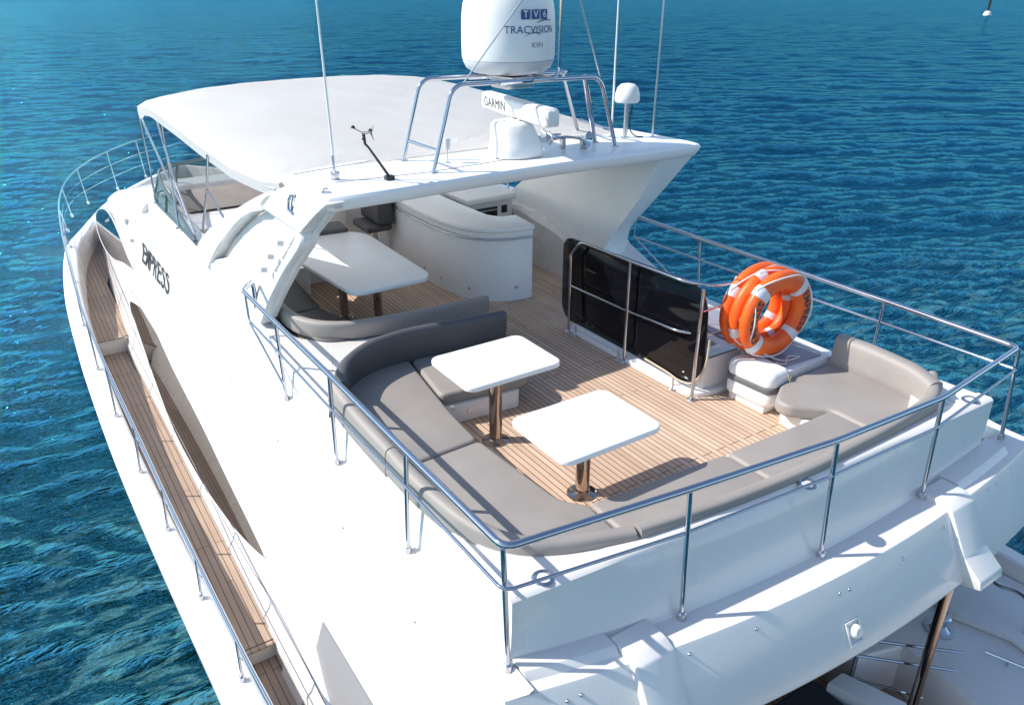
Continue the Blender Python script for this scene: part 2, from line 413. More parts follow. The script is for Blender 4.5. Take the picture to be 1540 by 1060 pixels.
# ---- hull
cap_out = [(.86, .4, -2.0), (.74, 2.5, -1.86), (.66, 5.5, -1.85), (.57, 8, -1.83), (.505, 10.5, -1.8), (.50, 13, -1.7), (.53, 14.6, -1.58), (.60, 16.2, -1.33),
           (.76, 17.6, -1.08), (.93, 18.5, -1.0), (1.3, 19.6, -1.0), (2.25, 22.1, -1.0), (3.3, 23.8, -1.0), (4.1, 24.8, -.99), (4.6, 25.2, -.98)]
cap = catmull(cap_out, 4)
def capx(y):
    for a, b in zip(cap, cap[1:]):
        if a.y <= y <= b.y: t = (y - a.y) / (b.y - a.y); return a.lerp(b, t)
    return cap[0] if y < cap[0].y else cap[-1]
def fore_z(y): return -1.91 + .52 * min(1, max(0, (y - 15.2) / 4.3))
def hull_secs(flip):
    out = []
    for i, p in enumerate(cap):
        a = cap[max(i - 1, 0)]; b = cap[min(i + 1, len(cap) - 1)]
        t = (b - a); t.z = 0; t.normalize(); n = Vector((t.y, -t.x, 0))      # inboard
        if n.x < 0: n = -n
        wc = min(.25, .3 * (XC - p.x) + .02); f = min(1, (XC - p.x) / 1.5)
        zd = fore_z(p.y) - .06 if p.y > 14.95 else -2.27
        s = [p + n * (wc + .06) + Vector((0, 0, zd - p.z)), p + n * (wc + .01) + Vector((0, 0, -.02)), p + n * (wc - .02), p + n * .05 + Vector((0, 0, -.015)), p + Vector((0, 0, -.05)),
             p + n * .01 + Vector((0, 0, -.16)), p - n * .045 + Vector((0, 0, -.19)), p - n * .045 + Vector((0, 0, -.26)), p + n * .03 * f + Vector((0, 0, -.30)),
             p + n * .16 * f + Vector((0, 0, -1.1)), p + n * (.42 * f) + Vector((0, 0, WZ + .1 - p.z)), p + n * (.9 * f) + Vector((0, 0, WZ - .9 - p.z))]
        if flip: s = [Vector((mir(q.x), q.y, q.z)) for q in s]
        out.append(s)
    return out
hb = NB(); loft(hb, hull_secs(False), caps=False); loft(hb, hull_secs(True), caps=False)
a, b = hull_secs(False)[0], hull_secs(True)[0]
loft(hb, [a, b], caps=False); a, b = hull_secs(False)[-1], hull_secs(True)[-1]; loft(hb, [a, b], caps=False)
hull = obj("hull", hb, WHITE, yacht, ang=30)

# ---- side decks and fore deck
def deck_strip(bm, y0, y1, z, inner, flip=False, n=40):
    secs = []
    for k in range(n + 1):
        y = y0 + (y1 - y0) * k / n; c = capx(y); xo = c.x + .2
        xi = inner(y)
        if z > -2: zz = fore_z(y)
        else: zz = z
        s = [Vector((xo, y, zz)), Vector((xi, y, zz)), Vector((xi, y, zz - .05)), Vector((xo, y, zz - .05))]
        if flip: s = [Vector((mir(q.x), q.y, q.z)) for q in s]
        secs.append(s)
    return loft(bm, secs, closed=True)
sd = NB()
for fl in (False, True):
    deck_strip(sd, 6.5, 14.95, -2.2, lambda y: 1.36, fl)
    deck_strip(sd, .6, 6.47, -2.41, lambda y: 2.6, fl)
    deck_strip(sd, 14.98, 24.6, -1.91, lambda y: 1.42 + max(0, y - 17.5) * .55 if y < 22 else XC, fl)
side_deck = obj("side_deck", sd, TEAKS, yacht, smooth=False)
for fl in (False, True):
    for (y, z0, z1) in ((14.965, -2.3, -1.93), (6.485, -2.5, -2.22)):
        rb = NB(); x0, x1 = .7, 1.36
        if fl: x0, x1 = mir(x1), mir(x0)
        box(rb, x0, x1, y - .012, y + .02, z0, z1)
        obj("deck_riser", rb, CREAM, yacht, smooth=False)
for fl in (False, True):
    for (y, z) in ((14.94, -1.93), (6.455, -2.225)):
        nb = NB(); x0, x1 = .78, 1.3
        if fl: x0, x1 = mir(x1), mir(x0)
        box(nb, x0, x1, y - .03, y + .02, z, z + .03, .008)
        obj("step_nosing", nb, TEAKS, yacht)
fb = NB()
pts = [(2.6, 18.5), (2.2, 20), (2.5, 21.5), (3.6, 23.4), (4.75, 24.2), (mir(3.6), 23.4), (mir(2.5), 21.5), (mir(2.2), 20), (mir(2.6), 18.5)]
prism(fb, pts, -1.6, -1.30, .03)
obj("foredeck_sunpad_base", fb, WHITE, yacht)

# ---- flybridge side (port and starboard), lower cabin side, coachroof
def px_plane(z): return 2.0 + .3396 * (z + .08)
def lerp(tab, y):
    if y <= tab[0][0]: return tab[0][1]
    for (a, va), (b, vb) in zip(tab, tab[1:]):
        if y <= b: return va + (vb - va) * (y - a) / (b - a)
    return tab[-1][1]
WALLX = [(3.2, 2.12), (4.5, 2.14), (9, 2.15), (12, 2.17), (15.6, 2.2)]
WALLT = [(3.2, .415), (4.5, .36), (6.2, .315), (7.4, .285), (8.2, .30), (9.5, .48), (11.4, .60), (15.6, .54)]
LEDZ = [(3, -.15), (8.0, -.15), (9.6, .08), (11.4, .20), (15.6, .18)]
def fly_sec(y):
    wx, wt, lz = lerp(WALLX, y), lerp(WALLT, y), lerp(LEDZ, y)
    lo = 1.93 if y < 8.2 else 1.93 + (wx - 1.99) * .4 * min(1, (y - 8.2) / 3)
    zb = lerp([(5.85, -1.165), (6.3, -1.25)], y)
    return [(2.3, y, zb + .05), (px_plane(zb) + .1, y, zb + .015), (px_plane(zb) + .01, y, zb), (px_plane(zb + .01), y, zb + .05), (px_plane(-.75) + .012, y, -.75), (px_plane(-.32) - .004, y, -.32),
            (px_plane(-.2) - .03, y, lz - .05), (lo, y, lz - .008), (wx - .035, y, lz), (wx, y, lz + .035), (wx + .012, y, wt - .04), (wx + .045, y, wt), (2.26 if y < 7 else 2.40, y, wt), (2.28 if y < 7 else 2.43, y, wt - .03), (2.29 if y < 7 else 2.44, y, -.03)]
ys = [3.24, 3.4, 3.8, 4.5, 5.3, 6.1, 6.8, 7.4, 8.0, 8.5, 9.0, 9.6, 10.4, 11.4, 12.4, 13.4, 14.4, 15.4]
fs = NB(); loft(fs, [fly_sec(y) for y in ys], caps=False)
def slope_y(z, x=1.95): return 3.045 - .27 * (x - 1.81) - .5 * max(0, -.16 - z)
e0 = fly_sec(3.24); outl_ = e0[1:10]
tail = [(x, slope_y(z, x), z) for x, y, z in outl_]
loft(fs, [outl_, tail], caps=False)
fv = [fs.verts.new(p) for p in tail[:7] + [(2.16, slope_y(-.155, 2.16), -.155), (2.45, slope_y(-.70, 2.45), -.71), (2.45, slope_y(-1.16, 2.45), -1.16)]]
fs.faces.new(fv)
fly_side = obj("flybridge_side", fs, WHITE, yacht, ang=42)
# starboard flybridge side with its coaming: slimmer, the inner wall faces the deck
SWX = [(2.95, 7.46), (3.8, 7.43), (5.5, 7.46), (7.4, 7.55), (8.4, 7.70), (12, 7.6), (15.6, 7.3)]
def star_sec(y):
    wx = lerp(SWX, y); wt = lerp([(3, .415), (4.2, .40), (4.6, .24), (7.2, .22), (8.3, .44), (9.5, .85), (11, .75), (15.6, .54)], y); inn = 7.06 if y < 4.41 else 6.72
    return [(inn, y, -.03), (inn, y, wt - .05), (inn + .05, y, wt), (wx - .05, y, wt), (wx, y, wt - .05), (wx + .03, y, -.05), (wx + .12, y, -.09), (wx + .45, y, -.12), (wx + .6, y, -.2), (wx + .9, y, -1.2), (wx + .6, y, -1.25)]
ss = NB(); loft(ss, [star_sec(y) for y in [3.0, 3.2, 3.5, 4, 4.2, 4.4, 4.42, 4.6, 5.3, 6, 6.8, 7.4, 7.9, 8.4, 9, 10, 11, 12, 13, 14, 15.4]])
obj("flybridge_side", ss, WHITE, yacht, ang=35)

TOPZ = [(3.4, -2.02), (4.0, -2.0), (4.9, -1.98), (5.6, -1.72), (6.14, -1.22), (6.6, -1.2)]
def low_sec(y, flip=False):
    tz = lerp(TOPZ, y); s = []
    for z in (tz, tz - .02): s.append((px_plane(z) + (.06 if z == tz else .0), y, z))
    zz = tz * .5 + -2.05 * .5
    s += [(px_plane(zz), y, zz), (px_plane(-2.02), y, -2.02), (px_plane(-2.06) - .012, y, -2.06), (1.30, y, -2.10), (1.29, y, -2.5)]
    return [(mir(q[0]), q[1], q[2]) for q in s] if flip else s
for fl in (False, True):
    lb = NB(); loft(lb, [low_sec(y, fl) for y in [3.4, 4.0, 4.5, 4.9, 5.3, 5.7, 5.95, 6.14, 7, 8, 10, 12, 14, 15.42]], caps=True)
    obj("cabin_side", lb, WHITE, yacht, ang=42)
# toe seam lines along the foot of the cabin side
sm = NB()
tube(sm, catmull([(px_plane(-1.98) - .004, 15.2, -1.98), (px_plane(-1.97) - .004, 12, -1.97), (px_plane(-1.97) - .004, 8.5, -1.97), (px_plane(-1.93) - .004, 7.3, -1.93), (px_plane(-1.86) - .004, 6.5, -1.86), (px_plane(-1.9) - .004, 5.4, -1.9), (px_plane(-1.96) - .004, 4.2, -1.96)], 8), .006, 6)
tube(sm, [(1.288, 15, -2.13), (1.286, 6.6, -2.13)], .005, 6)
obj("panel_seam", sm, SEAM, yacht)
rw = NB(); f_ = lambda z, d: (px_plane(z) + d, 1.2, z)
extrude_poly(rw, [f_(-1.13, .05), f_(-2.45, .05), f_(-2.45, .12), f_(-1.13, .12)], (0, 5.0, 0))
obj("saloon_bulkhead", rw, WHITE, yacht, smooth=False)
gd = NB(); extrude_poly(gd, [f_(-1.42, .032), f_(-2.40, .032), f_(-2.40, .048), f_(-1.42, .048)], (0, 4.42, 0))  # thin grey panel over the lower part of the bulkhead
obj("bulkhead_panel", gd, new_mat("grey_panel", (.24, .235, .24), .35), yacht, smooth=False)

def coach_sec(y):
    t = (y - 15.3)
    zr = lerp([(15.3, .52), (17, .30), (18.5, .02), (19.6, -.28), (20.5, -.62), (21.3, -1.05), (22, -1.55)], y)
    # half-width of the wall at deck level narrows round the nose
    dx = lerp([(15.3, 0), (17.5, .02), (19.2, .10), (19.9, .18), (20.5, .40), (21.0, .75), (21.5, 1.3), (21.9, 2.3)], y)
    zs = max(min(-.08, zr - .12), -1.8)
    half = []
    for z in (-2.2, -1.95, -1.25):
        z = min(z, zr - .2) if z > -1.9 else z
        half.append((px_plane(z) + dx, y, z))
    half += [(px_plane(zs * .5 + min(-1.25, zr - .2) * .5) + dx + .0, y, zs * .5 + min(-1.25, zr - .2) * .5), (px_plane(zs) + dx - .01, y, zs), (px_plane(zs) + dx + .10, y, zs * .4 + zr * .6), (px_plane(zs) + dx + .32, y, zr - .03),
             (min(px_plane(zs) + dx + .9, XC - .1), y, zr + .02), (XC, y, zr + .08)]
    return half + [(mir(q[0]), q[1], q[2]) for q in half[-2::-1]]
cb_ = NB(); loft(cb_, [coach_sec(y) for y in [15.4, 16, 16.8, 17.6, 18.4, 19.2, 19.8, 20.2, 20.6, 21.0, 21.4, 21.7, 21.9]], caps=True)
obj("coachroof", cb_, WHITE, yacht, ang=40)

# ---- mirrored windows on the cabin side
def on_side(y, z, d=.0):
    n = Vector((-2.12, 0, .72)).normalized()
    return Vector((px_plane(z), y, z)) + n * d
def window(pts, name):
    P = catmull([Vector((0, y, z)) for y, z in pts], 5, closed=True)
    bm = NB(); loft(bm, [[on_side(p.y, p.z, -.03) for p in P], [on_side(p.y, p.z, .006) for p in P]], closed=True, caps=True)
    o = obj(name, bm, MIRROR, yacht, smooth=False)
    f = NB(); tube(f, [on_side(p.y, p.z, .004) for p in P], .011, 6, closed=True)
    obj("window_trim", f, WHITE, o)
    return o
up = [(15.3, -1.41), (14.6, -1.24), (13.9, -1.16), (13.2, -1.18), (11.69, -1.31), (9.91, -1.4), (8.56, -1.5), (7.46, -1.57), (7.08, -1.63)]
lo_ = [(7.69, -1.79), (8.43, -1.91), (9.64, -2.02), (11.13, -2.03), (12.56, -1.87), (14.5, -1.58)]
window(up + lo_, "saloon_window")
window([(20.0, -.90), (19.8, -.70), (19.03, -.52), (18.16, -.50), (17.07, -.61), (16.07, -.75), (15.43, -.83), (16.38, -.97), (17.38, -1.15), (18.37, -1.2), (19.41, -1.11)], "cabin_window")
# name lettering
def surf(y, z, d=.006):
    q = [p for p in fly_sec(y)[2:8]]
    for a, b in zip(q, q[1:]):
        if min(a[2], b[2]) - 1e-6 <= z <= max(a[2], b[2]) + 1e-6 and abs(b[2] - a[2]) > 1e-6:
            t = (z - a[2]) / (b[2] - a[2]); return Vector((a[0] + (b[0] - a[0]) * t - d, y, z + d * .3))
    return on_side(y, z, d)
nm = NB()
for k, ch in enumerate("EMPRESS"):
    t = text_mesh(ch, .46, lambda x, y: (x, y, 0), offset=.004, cuts=1)
    xs_ = [v.co.x for v in t.verts]; zs_ = [v.co.y for v in t.verts]
    for v in t.verts:
        u = (k + .84 * (v.co.x - min(xs_)) / (max(xs_) - min(xs_))) / 6.84; h = (v.co.y - min(zs_)) / (max(zs_) - min(zs_))
        v.co = surf(14.84 - 2.14 * u, -.53 + .345 * h + .02 * u, .008)
    merge(nm, t)
obj("name_lettering", nm, INK, yacht, smooth=False)
# small vent box and fittings on the side forward of the name
for (y, z, sy, sz) in ((16.6, -.22, .22, .10), (15.8, -.40, .07, .07)):
    vb = NB(); c = on_side(y, z, .03); box(vb, c.x - .03, c.x + .05, c.y - sy / 2, c.y + sy / 2, c.z - sz / 2, c.z + sz / 2, .012)
    obj("vent_box", vb, CREAM, yacht)
# little drain studs along the shoulder
for (y, z) in ((9.2, -.47), (7.4, -.45), (5.6, -.44), (4.2, -.42), (6.6, -1.12), (7.1, -1.2)):
    bm = NB(); sphere(bm, on_side(y, z, .004), .011)
    obj("drain_stud", bm, STEEL, yacht)

# ---- flybridge deck
dk = NB(); prism(dk, [(2.42, 3.4), (6.74, 3.4), (6.74, 16.0), (2.42, 16.0)], -.1, 0.0)
obj("flybridge_deck", dk, TEAK, yacht, smooth=False)

# ---- aft coaming, ledge and overhang
AW = [(2.1, 3.22), (2.6, 3.18), (3.6, 3.10), (5.0, 3.04), (6.4, 2.97), (7.46, 2.95)]
AB = [(2.1, 3.24), (2.78, 3.10), (3.52, 2.95), (4.46, 2.87), (4.8, 2.84), (6.16, 2.86), (6.6, 2.91), (7.66, 2.97)]
AL = [(1.6, 3.12), (1.81, 3.06), (2.8, 2.79), (3.21, 2.74), (4.13, 2.61), (5.33, 2.58), (6.25, 2.55), (7.2, 2.62), (7.85, 2.73)]
_cf = [np.polyfit([p[0] for p in T_], [p[1] for p in T_], 3) for T_ in (AW, AB, AL)]
def fair(i, x): return float(np.polyval(_cf[i], x))
def aft_sec(x):
    yw = fair(0, x); yb = fair(1, x); yl = fair(2, x); h = 1.0
    bz = -.70; k = (-.17 - bz) * .5
    return [(x, yw + .20, -.03), (x, yw + .20, .37), (x, yw + .16, .41), (x, yw + .035, .418), (x, yw + .004, .395), (x, yw * .7 + yb * .3, .2), (x, yb, -.11), (x, yb - .03, -.145), (x, yl + .03, -.15), (x, yl, -.155), (x, yl - .018, -.18),
            (x, yl - .018 - k * .5, -.17 * .5 + bz * .5), (x, yl - .018 - k, bz), (x, yl - .01 - k, bz - .04), (x, yl + .06 - k, bz - .05), (x, yb + .9, bz - .05)]
am = NB(); loft(am, [aft_sec(x) for x in np.linspace(2.125, 7.44, 24)], caps=True)
aft = obj("aft_coaming", am, WHITE, yacht, ang=42)
# the ledge and overhang carry on outboard of the coaming at both corners
def corner_sec(x):
    s = aft_sec(x)[7:]; return [(x, s[0][1] + .9, -.12)] + [(x, s[0][1] + .3, -.11)] + s
cm = NB(); loft(cm, [corner_sec(x) for x in (7.442, 7.6, 7.85, 8.05)], caps=True)
obj("aft_overhang", cm, WHITE, yacht, ang=42)
cm = NB(); loft(cm, [[(x, s_[0][1] + .04, -.154)] + [(q[0], q[1], q[2] - .002) for q in s_] for x, s_ in ((x, aft_sec(x)[7:15]) for x in (1.99, 2.06, 2.124))], caps=True)
obj("quarter_ledge", cm, WHITE, yacht, ang=42)

# ---- styling fins and raised corner pads
def fin(x0, x1, tp, flare, y0):
    yl = fair(2, (x0 + x1) / 2)
    p = [(y0, -.16), (y0 - .02, -.145 + tp), (yl + .04, -.15 + tp), (yl - .05, -.19 + tp), (yl - .25, -.56 + tp), (yl - .42, -.65), (yl - .44, -.73), (yl - .2, -.80), (yl + .1, -.25)]
    def sec(xa, dz=0, dy=0, f=0): return [(xa + (f * max(0, (-.4 - z) / .3)), y + dy, z + dz) for y, z in p]
    bm = NB()
    extrude_poly(bm, sec(x0), (x1 - x0, 0, 0), .014, 2)
    return bm
obj("styling_fin", fin(2.80, 3.14, .05, 0, 3.04), WHITE, yacht, ang=25)
obj("styling_fin", fin(6.22, 6.58, .05, 0, 2.86), WHITE, yacht, ang=25)
def pad(xa, xb, f0, f1, h):
    bm = NB(); secs = []
    for x in np.linspace(xa, xb, 10):
        x = float(x); yb = fair(1, x); yl = fair(2, x); y0 = yb + (yl - yb) * f0; y1 = yb + (yl - yb) * f1
        secs.append([(x, y0 + .03, -.16), (x, y0, -.15 + h), (x, y1 + .012, -.15 + h), (x, y1, -.16 + h), (x, y1 - h * .8, -.16)])
    loft(bm, secs, closed=True, caps=True); return bm
obj("corner_pad", pad(2.135, 2.79, -.05, .55, .055), WHITE, yacht, ang=25)
obj("corner_pad", pad(6.60, 7.60, -.05, .62, .06), WHITE, yacht, ang=25)
# dome-headed studs on the sloping overhang face
def face_pt(x, f):
    s = aft_sec(x); a, b = Vector(s[10]), Vector(s[12]); return a.lerp(b, f) + Vector((0, -.002, .001))
for x, f in ((2.42, .12), (2.32, .14), (3.25, .08), (3.83, .10), (4.68, .16), (4.79, .17), (5.47, .17), (6.1, .12), (6.93, .06), (7.1, .08)):
    bm = NB(); lathe(bm, [(0, .014), (.009, .011), (.015, 0), (.015, -.01)], face_pt(x, f), M=Matrix.Rotation(R(65), 4, 'X'), n=12)
    obj("dome_stud", bm, CHROME, yacht)
# recessed lamp in the overhang face
fp = face_pt(4.73, .72)
lm = NB(); M = Matrix.Rotation(R(-26), 4, 'X')
def framed(bm, c, w, h, t, bor):
    for (a0, a1, b0, b1) in ((-w, w, h - bor, h), (-w, w, -h, -h + bor), (-w, -w + bor, -h + bor, h - bor), (w - bor, w, -h + bor, h - bor)):
        q = NB(); box(q, a0, a1, -t, t, b0, b1, .002); bmesh.ops.transform(q, matrix=M, verts=q.verts); bmesh.ops.translate(q, verts=q.verts, vec=c); merge(bm, q)
framed(lm, fp, .085, .10, .012, .022)
lamp = obj("aft_lamp", lm, WHITE, yacht)
q = NB(); box(q, -.063, .063, -.002, .003, -.078, .078); bmesh.ops.transform(q, matrix=M, verts=q.verts); bmesh.ops.translate(q, verts=q.verts, vec=fp)
obj("lamp_recess", q, DOMEGREY, lamp, smooth=False)
q = NB(); lathe(q, [(0, .05), (.04, .046), (.055, .03), (.055, -.02)], (0, 0, 0), n=24); bmesh.ops.transform(q, matrix=Matrix.Rotation(R(75), 4, 'X'), verts=q.verts); bmesh.ops.translate(q, verts=q.verts, vec=fp + Vector((0, .0, .015)))
obj("lens", q, LENSM, lamp)

# ---- hardtop and its arches
AN = .281
def ax(z): return 2.6 - AN * (2.1 - z)
def arch_piece(bm, yz, d0, d1, bev=.015):
    """outline (y, z) on the sloping outer face; d0/d1 inboard depths"""
    extrude_poly(bm, [(ax(z) + d0, y, z) for y, z in yz], (d1 - d0, 0, 0), bev)
ht = NB()
plan = [(2.60, 7.25), (3.4, 7.27), (4.4, 7.34), (5.6, 7.36), (7.1, 7.30), (7.76, 7.28), (7.80, 7.45), (7.72, 8.7), (7.5, 9.0), (6.0, 9.02), (4.5, 8.9), (2.9, 8.62), (2.58, 8.5), (2.57, 7.6)]
secs = []
for inset, z in ((.10, 1.93), (.045, 1.955), (.01, 2.02), (0, 2.06), (.02, 2.09), (.06, 2.10), (.22, 2.102)):
    c = Vector((5.15, 8.5)); secs.append([(c.x + (x - c.x) * (1 - inset / 2.6), c.y + (y - c.y) * (1 - inset / 1.25), z) for x, y in round_poly(plan, .06, 3)])
loft(ht, secs, closed=True, caps=True)
obj("hardtop", ht, TABLE, yacht, ang=40)
sm = NB(); tube(sm, [(2.72, 8.44, 2.103), (3.4, 8.56, 2.103), (4.5, 8.78, 2.103), (6, 8.9, 2.103), (7.4, 8.85, 2.103)], .006, 5)
tube(sm, [(2.95, 7.82, 2.104), (4.0, 7.72, 2.104), (5.2, 7.82, 2.104)], .005, 5)
obj("panel_seam", sm, SEAM, yacht)

ab = NB()
# set-back body of the port arch
arch_piece(ab, [(7.25, 1.99), (7.42, 1.90), (7.74, 1.62), (7.78, 1.50), (8.12, 1.145), (8.41, .766), (8.6, .45), (9.33, .40), (10.74, .50), (10.29, .95), (9.71, 1.32), (9.06, 1.62), (8.6, 1.90)], .15, .24, .012)
# raised upper block and forward rim
arch_piece(ab, [(7.18, 2.06), (7.42, 1.90), (7.745, 1.649), (8.4, 1.648), (9.06, 1.645), (9.10, 1.72), (8.60, 1.925), (8.2, 2.06)], 0, .22, .018)
def rim(bm, o_pts, i_pts, d_face, d_in, d_out):
    O = catmull([Vector((0, y, z)) for y, z in o_pts], 6); I = catmull([Vector((0, y, z)) for y, z in i_pts], 6)
    rows = []
    for o_, q in zip(O, I):
        e = (q - o_).normalized() * .02
        rows.append([Vector((ax(o_.z) + d_out, o_.y, o_.z)), Vector((ax(o_.z) + d_face + .02, o_.y, o_.z)), Vector((ax(o_.z + e.z) + d_face, o_.y + e.y, o_.z + e.z)), Vector((ax(q.z - e.z) + d_face, q.y - e.y, q.z - e.z)), Vector((ax(q.z) + d_face + .02, q.y, q.z)), Vector((ax(q.z) + d_in, q.y, q.z))])
    loft(bm, rows, closed=True, caps=True)
rim(ab, [(8.62, 1.925), (9.11, 1.768), (9.79, 1.498), (10.675, 1.095), (11.25, .78), (11.65, .45)], [(9.04, 1.60), (9.38, 1.50), (9.71, 1.338), (10.29, .97), (10.58, .72), (10.80, .45)], 0, .2, .2)
rim(ab, [(7.76, 1.66), (7.79, 1.50), (8.125, 1.145), (8.41, .766), (8.60, .45)], [(7.95, 1.66), (8.0, 1.50), (8.30, 1.145), (8.57, .766), (8.76, .45)], .05, .22, .235)
for (fy, fz), (ay, az) in (((9.30, 1.36), (8.25, 1.40)), ((9.62, 1.184), (8.42, 1.205)), ((9.98, .988), (8.60, 1.015))):
    t = NB()
    q = lambda y, z, d: (ax(z) + d, y, z)
    loft(t, [[q(fy, fz, .152), q(fy, fz, .118), q(fy - .12, fz + .13, .149)], [q(ay, az, .152), q(ay, az, .112), q(ay - .09, az + .15, .149)]], closed=True, caps=True); merge(ab, t)
arch_piece(ab, [(10.271, .726), (8.877, .817), (8.43, .80), (8.60, .40), (10.95, .36), (10.735, .576)], .045, .2, .012)
obj("hardtop_arch", ab, WHITE, yacht, ang=32)
for (y, z) in ((8.36, 1.40), (8.60, 1.19), (8.75, 1.0)):
    vt = NB()
    lathe(vt, [(0, .03), (.028, .03), (.034, .0), (.034, -.04)], (ax(z) + .035, y - .02, z - .0), n=12, M=Matrix.Rotation(R(-75), 4, 'Y'))
    obj("louvre_drain", vt, DOMEGREY, yacht)

# starboard arch: outer skin leans in, inner face looks at the deck
sb = NB()
def sx(z): return 7.66 - .0 * z
out = [(7.28, 2.05), (7.84, 1.40), (8.20, 1.0), (8.45, .72), (8.50, .52), (8.3, .38), (8.0, .30), (9.6, .30), (11.2, .5), (10.75, 1.02), (10.2, 1.5), (9.6, 1.95)]
inn = [(7.45, 2.0), (7.62, 1.45), (7.9, .95), (8.0, .78), (8.1, .55), (8.1, .40), (8.05, .1), (9.6, .1), (11.2, .1), (10.45, 1.02), (10.0, 1.38), (9.4, 1.9)]
def sa(bm):
    o = [Vector((7.70 - .02 * (2.05 - z), y, z)) for y, z in out]; i = [Vector((6.76 + .28 * max(0, z - .3), y, z)) for y, z in inn]
    om = [v + Vector((-.03, 0, 0)) for v in o]
    loft(bm, [i, om, o], closed=True, caps=True)
sa(sb)
obj("hardtop_arch", sb, TABLE, yacht, ang=30)
# chrome flush handle on the arch block
cl = NB(); c0 = Vector((ax(1.93) - .006, 8.0, 1.90))
tube(cl, [(ax(1.99) - .012, 7.98, 1.99), (ax(1.98) - .03, 8.05, 1.98), (ax(1.9) - .035, 8.08, 1.9), (ax(1.82) - .03, 8.04, 1.83), (ax(1.80) - .012, 7.97, 1.81)], .016, 8)
lathe(cl, [(0, .008), (.05, .006), (.062, 0)], (ax(1.9) - .003, 8.03, 1.9), n=24, M=Matrix.Rotation(R(-75), 4, 'Y') @ Matrix.Diagonal((1.6, .75, 1, 1)))
obj("flush_handle", cl, CHROME, yacht)
# ---- inner bulkhead and helm block forward of the dining table
ib = NB(); box(ib, 2.45, 3.9, 11.7, 11.85, 0, .72, .02); box(ib, 3.9, 5.05, 11.9, 12.3, 0, 1.0, .04); box(ib, 4.15, 4.55, 11.7, 12.0, .4, 1.25, .03)
obj("helm_bulkhead", ib, WHITE, yacht)
# stair well coaming on the starboard side
pb = NB()
prism(pb, round_poly([(5.60, 5.02), (6.1, 4.98), (6.7, 5.0), (6.7, 7.25), (5.60, 7.25)], [.22, .05, .02, .02, .12]), .001, .055, .02, bottom=False)
obj("stair_plinth", pb, WHITE, yacht)
bk = NB(); prism(bk, round_poly([(5.74, 5.09), (6.30, 5.05), (6.30, 4.42), (7.0, 4.42), (7.0, 6.3), (6.3, 6.3), (6.2, 5.3), (5.80, 5.3)], [.06, .01, .01, .03, .01, .01, .01, .02]), .056, .40, .015, bottom=False)
obj("stair_bulkhead", bk, WHITE, yacht)
# teak-brown cap strip on the stair bulkhead
kb = NB(); box(kb, 5.82, 6.28, 5.09, 5.17, .402, .415)
obj("stair_cap", kb, BRONZE, yacht, smooth=False)
kb = NB(); prism(kb, round_poly([(6.34, 4.50), (6.92, 4.48), (6.92, 6.1), (6.34, 6.1)], .04), .402, .420, .005)
obj("hatch_lid", kb, SMOKELID, yacht)

# ---- pole under the overhang, aft cockpit below
pc = NB(); tube(pc, [(6.16, 2.36, -.71), (6.16, 2.36, -2.7)], .048, 20)
obj("support_pole", pc, BRONZE, yacht)
ck = NB(); prism(ck, [(2.0, .6), (7.6, .6), (7.6, 3.9), (2.0, 3.9)], -2.75, -2.7)
obj("cockpit_deck", ck, TEAKS, yacht, smooth=False)
cw = NB()
prism(cw, [(6.05, 2.95), (6.62, 2.78), (6.55, 2.3), (6.5, 1.9), (6.45, .8), (8.35, .8), (8.5, 2.2), (8.5, 3.9), (6.3, 3.9)], -2.74, -2.12, .05)
obj("cockpit_bulwark", cw, WHITE, yacht)
cu = NB(); prism(cu, [(7.35, 2.75), (7.55, 2.2), (7.4, 1.4), (7.9, 1.2), (8.5, 2.2), (8.4, 3.4), (7.6, 3.6)], -2.118, -2.04, .03)
obj("quarter_moulding", cu, WHITE, yacht)

# ---- fittings flush in the coaming top
for (x, y, z) in ((2.42, 3.29, .416), (4.78, 3.02, .419), (7.22, 3.06, .419)):
    bm = NB(); lathe(bm, [(.045, -.02), (.050, .006), (.06, .012), (.075, .008), (.082, 0)], (x, y, z), n=28)
    o = obj("flush_fitting", bm, CHROME, yacht)
    bm = NB(); lathe(bm, [(0, .004), (.045, .004), (.045, -.01)], (x, y, z), n=24); obj("fitting_cap", bm, TABLE if x < 2.5 or x > 6 else DOMEGREY, o)

# ================================================================ rails
def stanchion(parent, base, top, mid_z=None, r=.019):
    b, t = Vector(base), Vector(top)
    bm = NB(); tube(bm, [b, t], r, 12)
    o = obj("stanchion", bm, CHROME, parent)
    f = NB(); tube(f, [b - Vector((0, 0, .005)), b + Vector((0, 0, .055)), b + Vector((0, 0, .065))], [.034, .032, .022], 12)
    obj("socket", f, STEEL, o)
    return o
rail = thing("guard_rail", "polished steel guard rail wrapping the open aft flybridge deck", "railing", (4.8, 4.5, -.09))
top_pts = [(2.22, 8.85, .50), (2.22, 8.85, .86), (2.0, 8.46, .90), (2.03, 6, .90), (2.035, 4.5, .90), (2.045, 3.19, .90), (3.43, 3.01, .90), (4.8, 2.852, .90), (6.11, 2.792, .90), (7.63, 2.95, .90), (7.66, 4.35, .90), (7.65, 7.05, .9), (7.68, 8.35, .90)]
pth = fillet(top_pts, .09, 6)
bm = NB(); tube(bm, pth, .026, 14); obj("top_rail", bm, CHROME, rail)
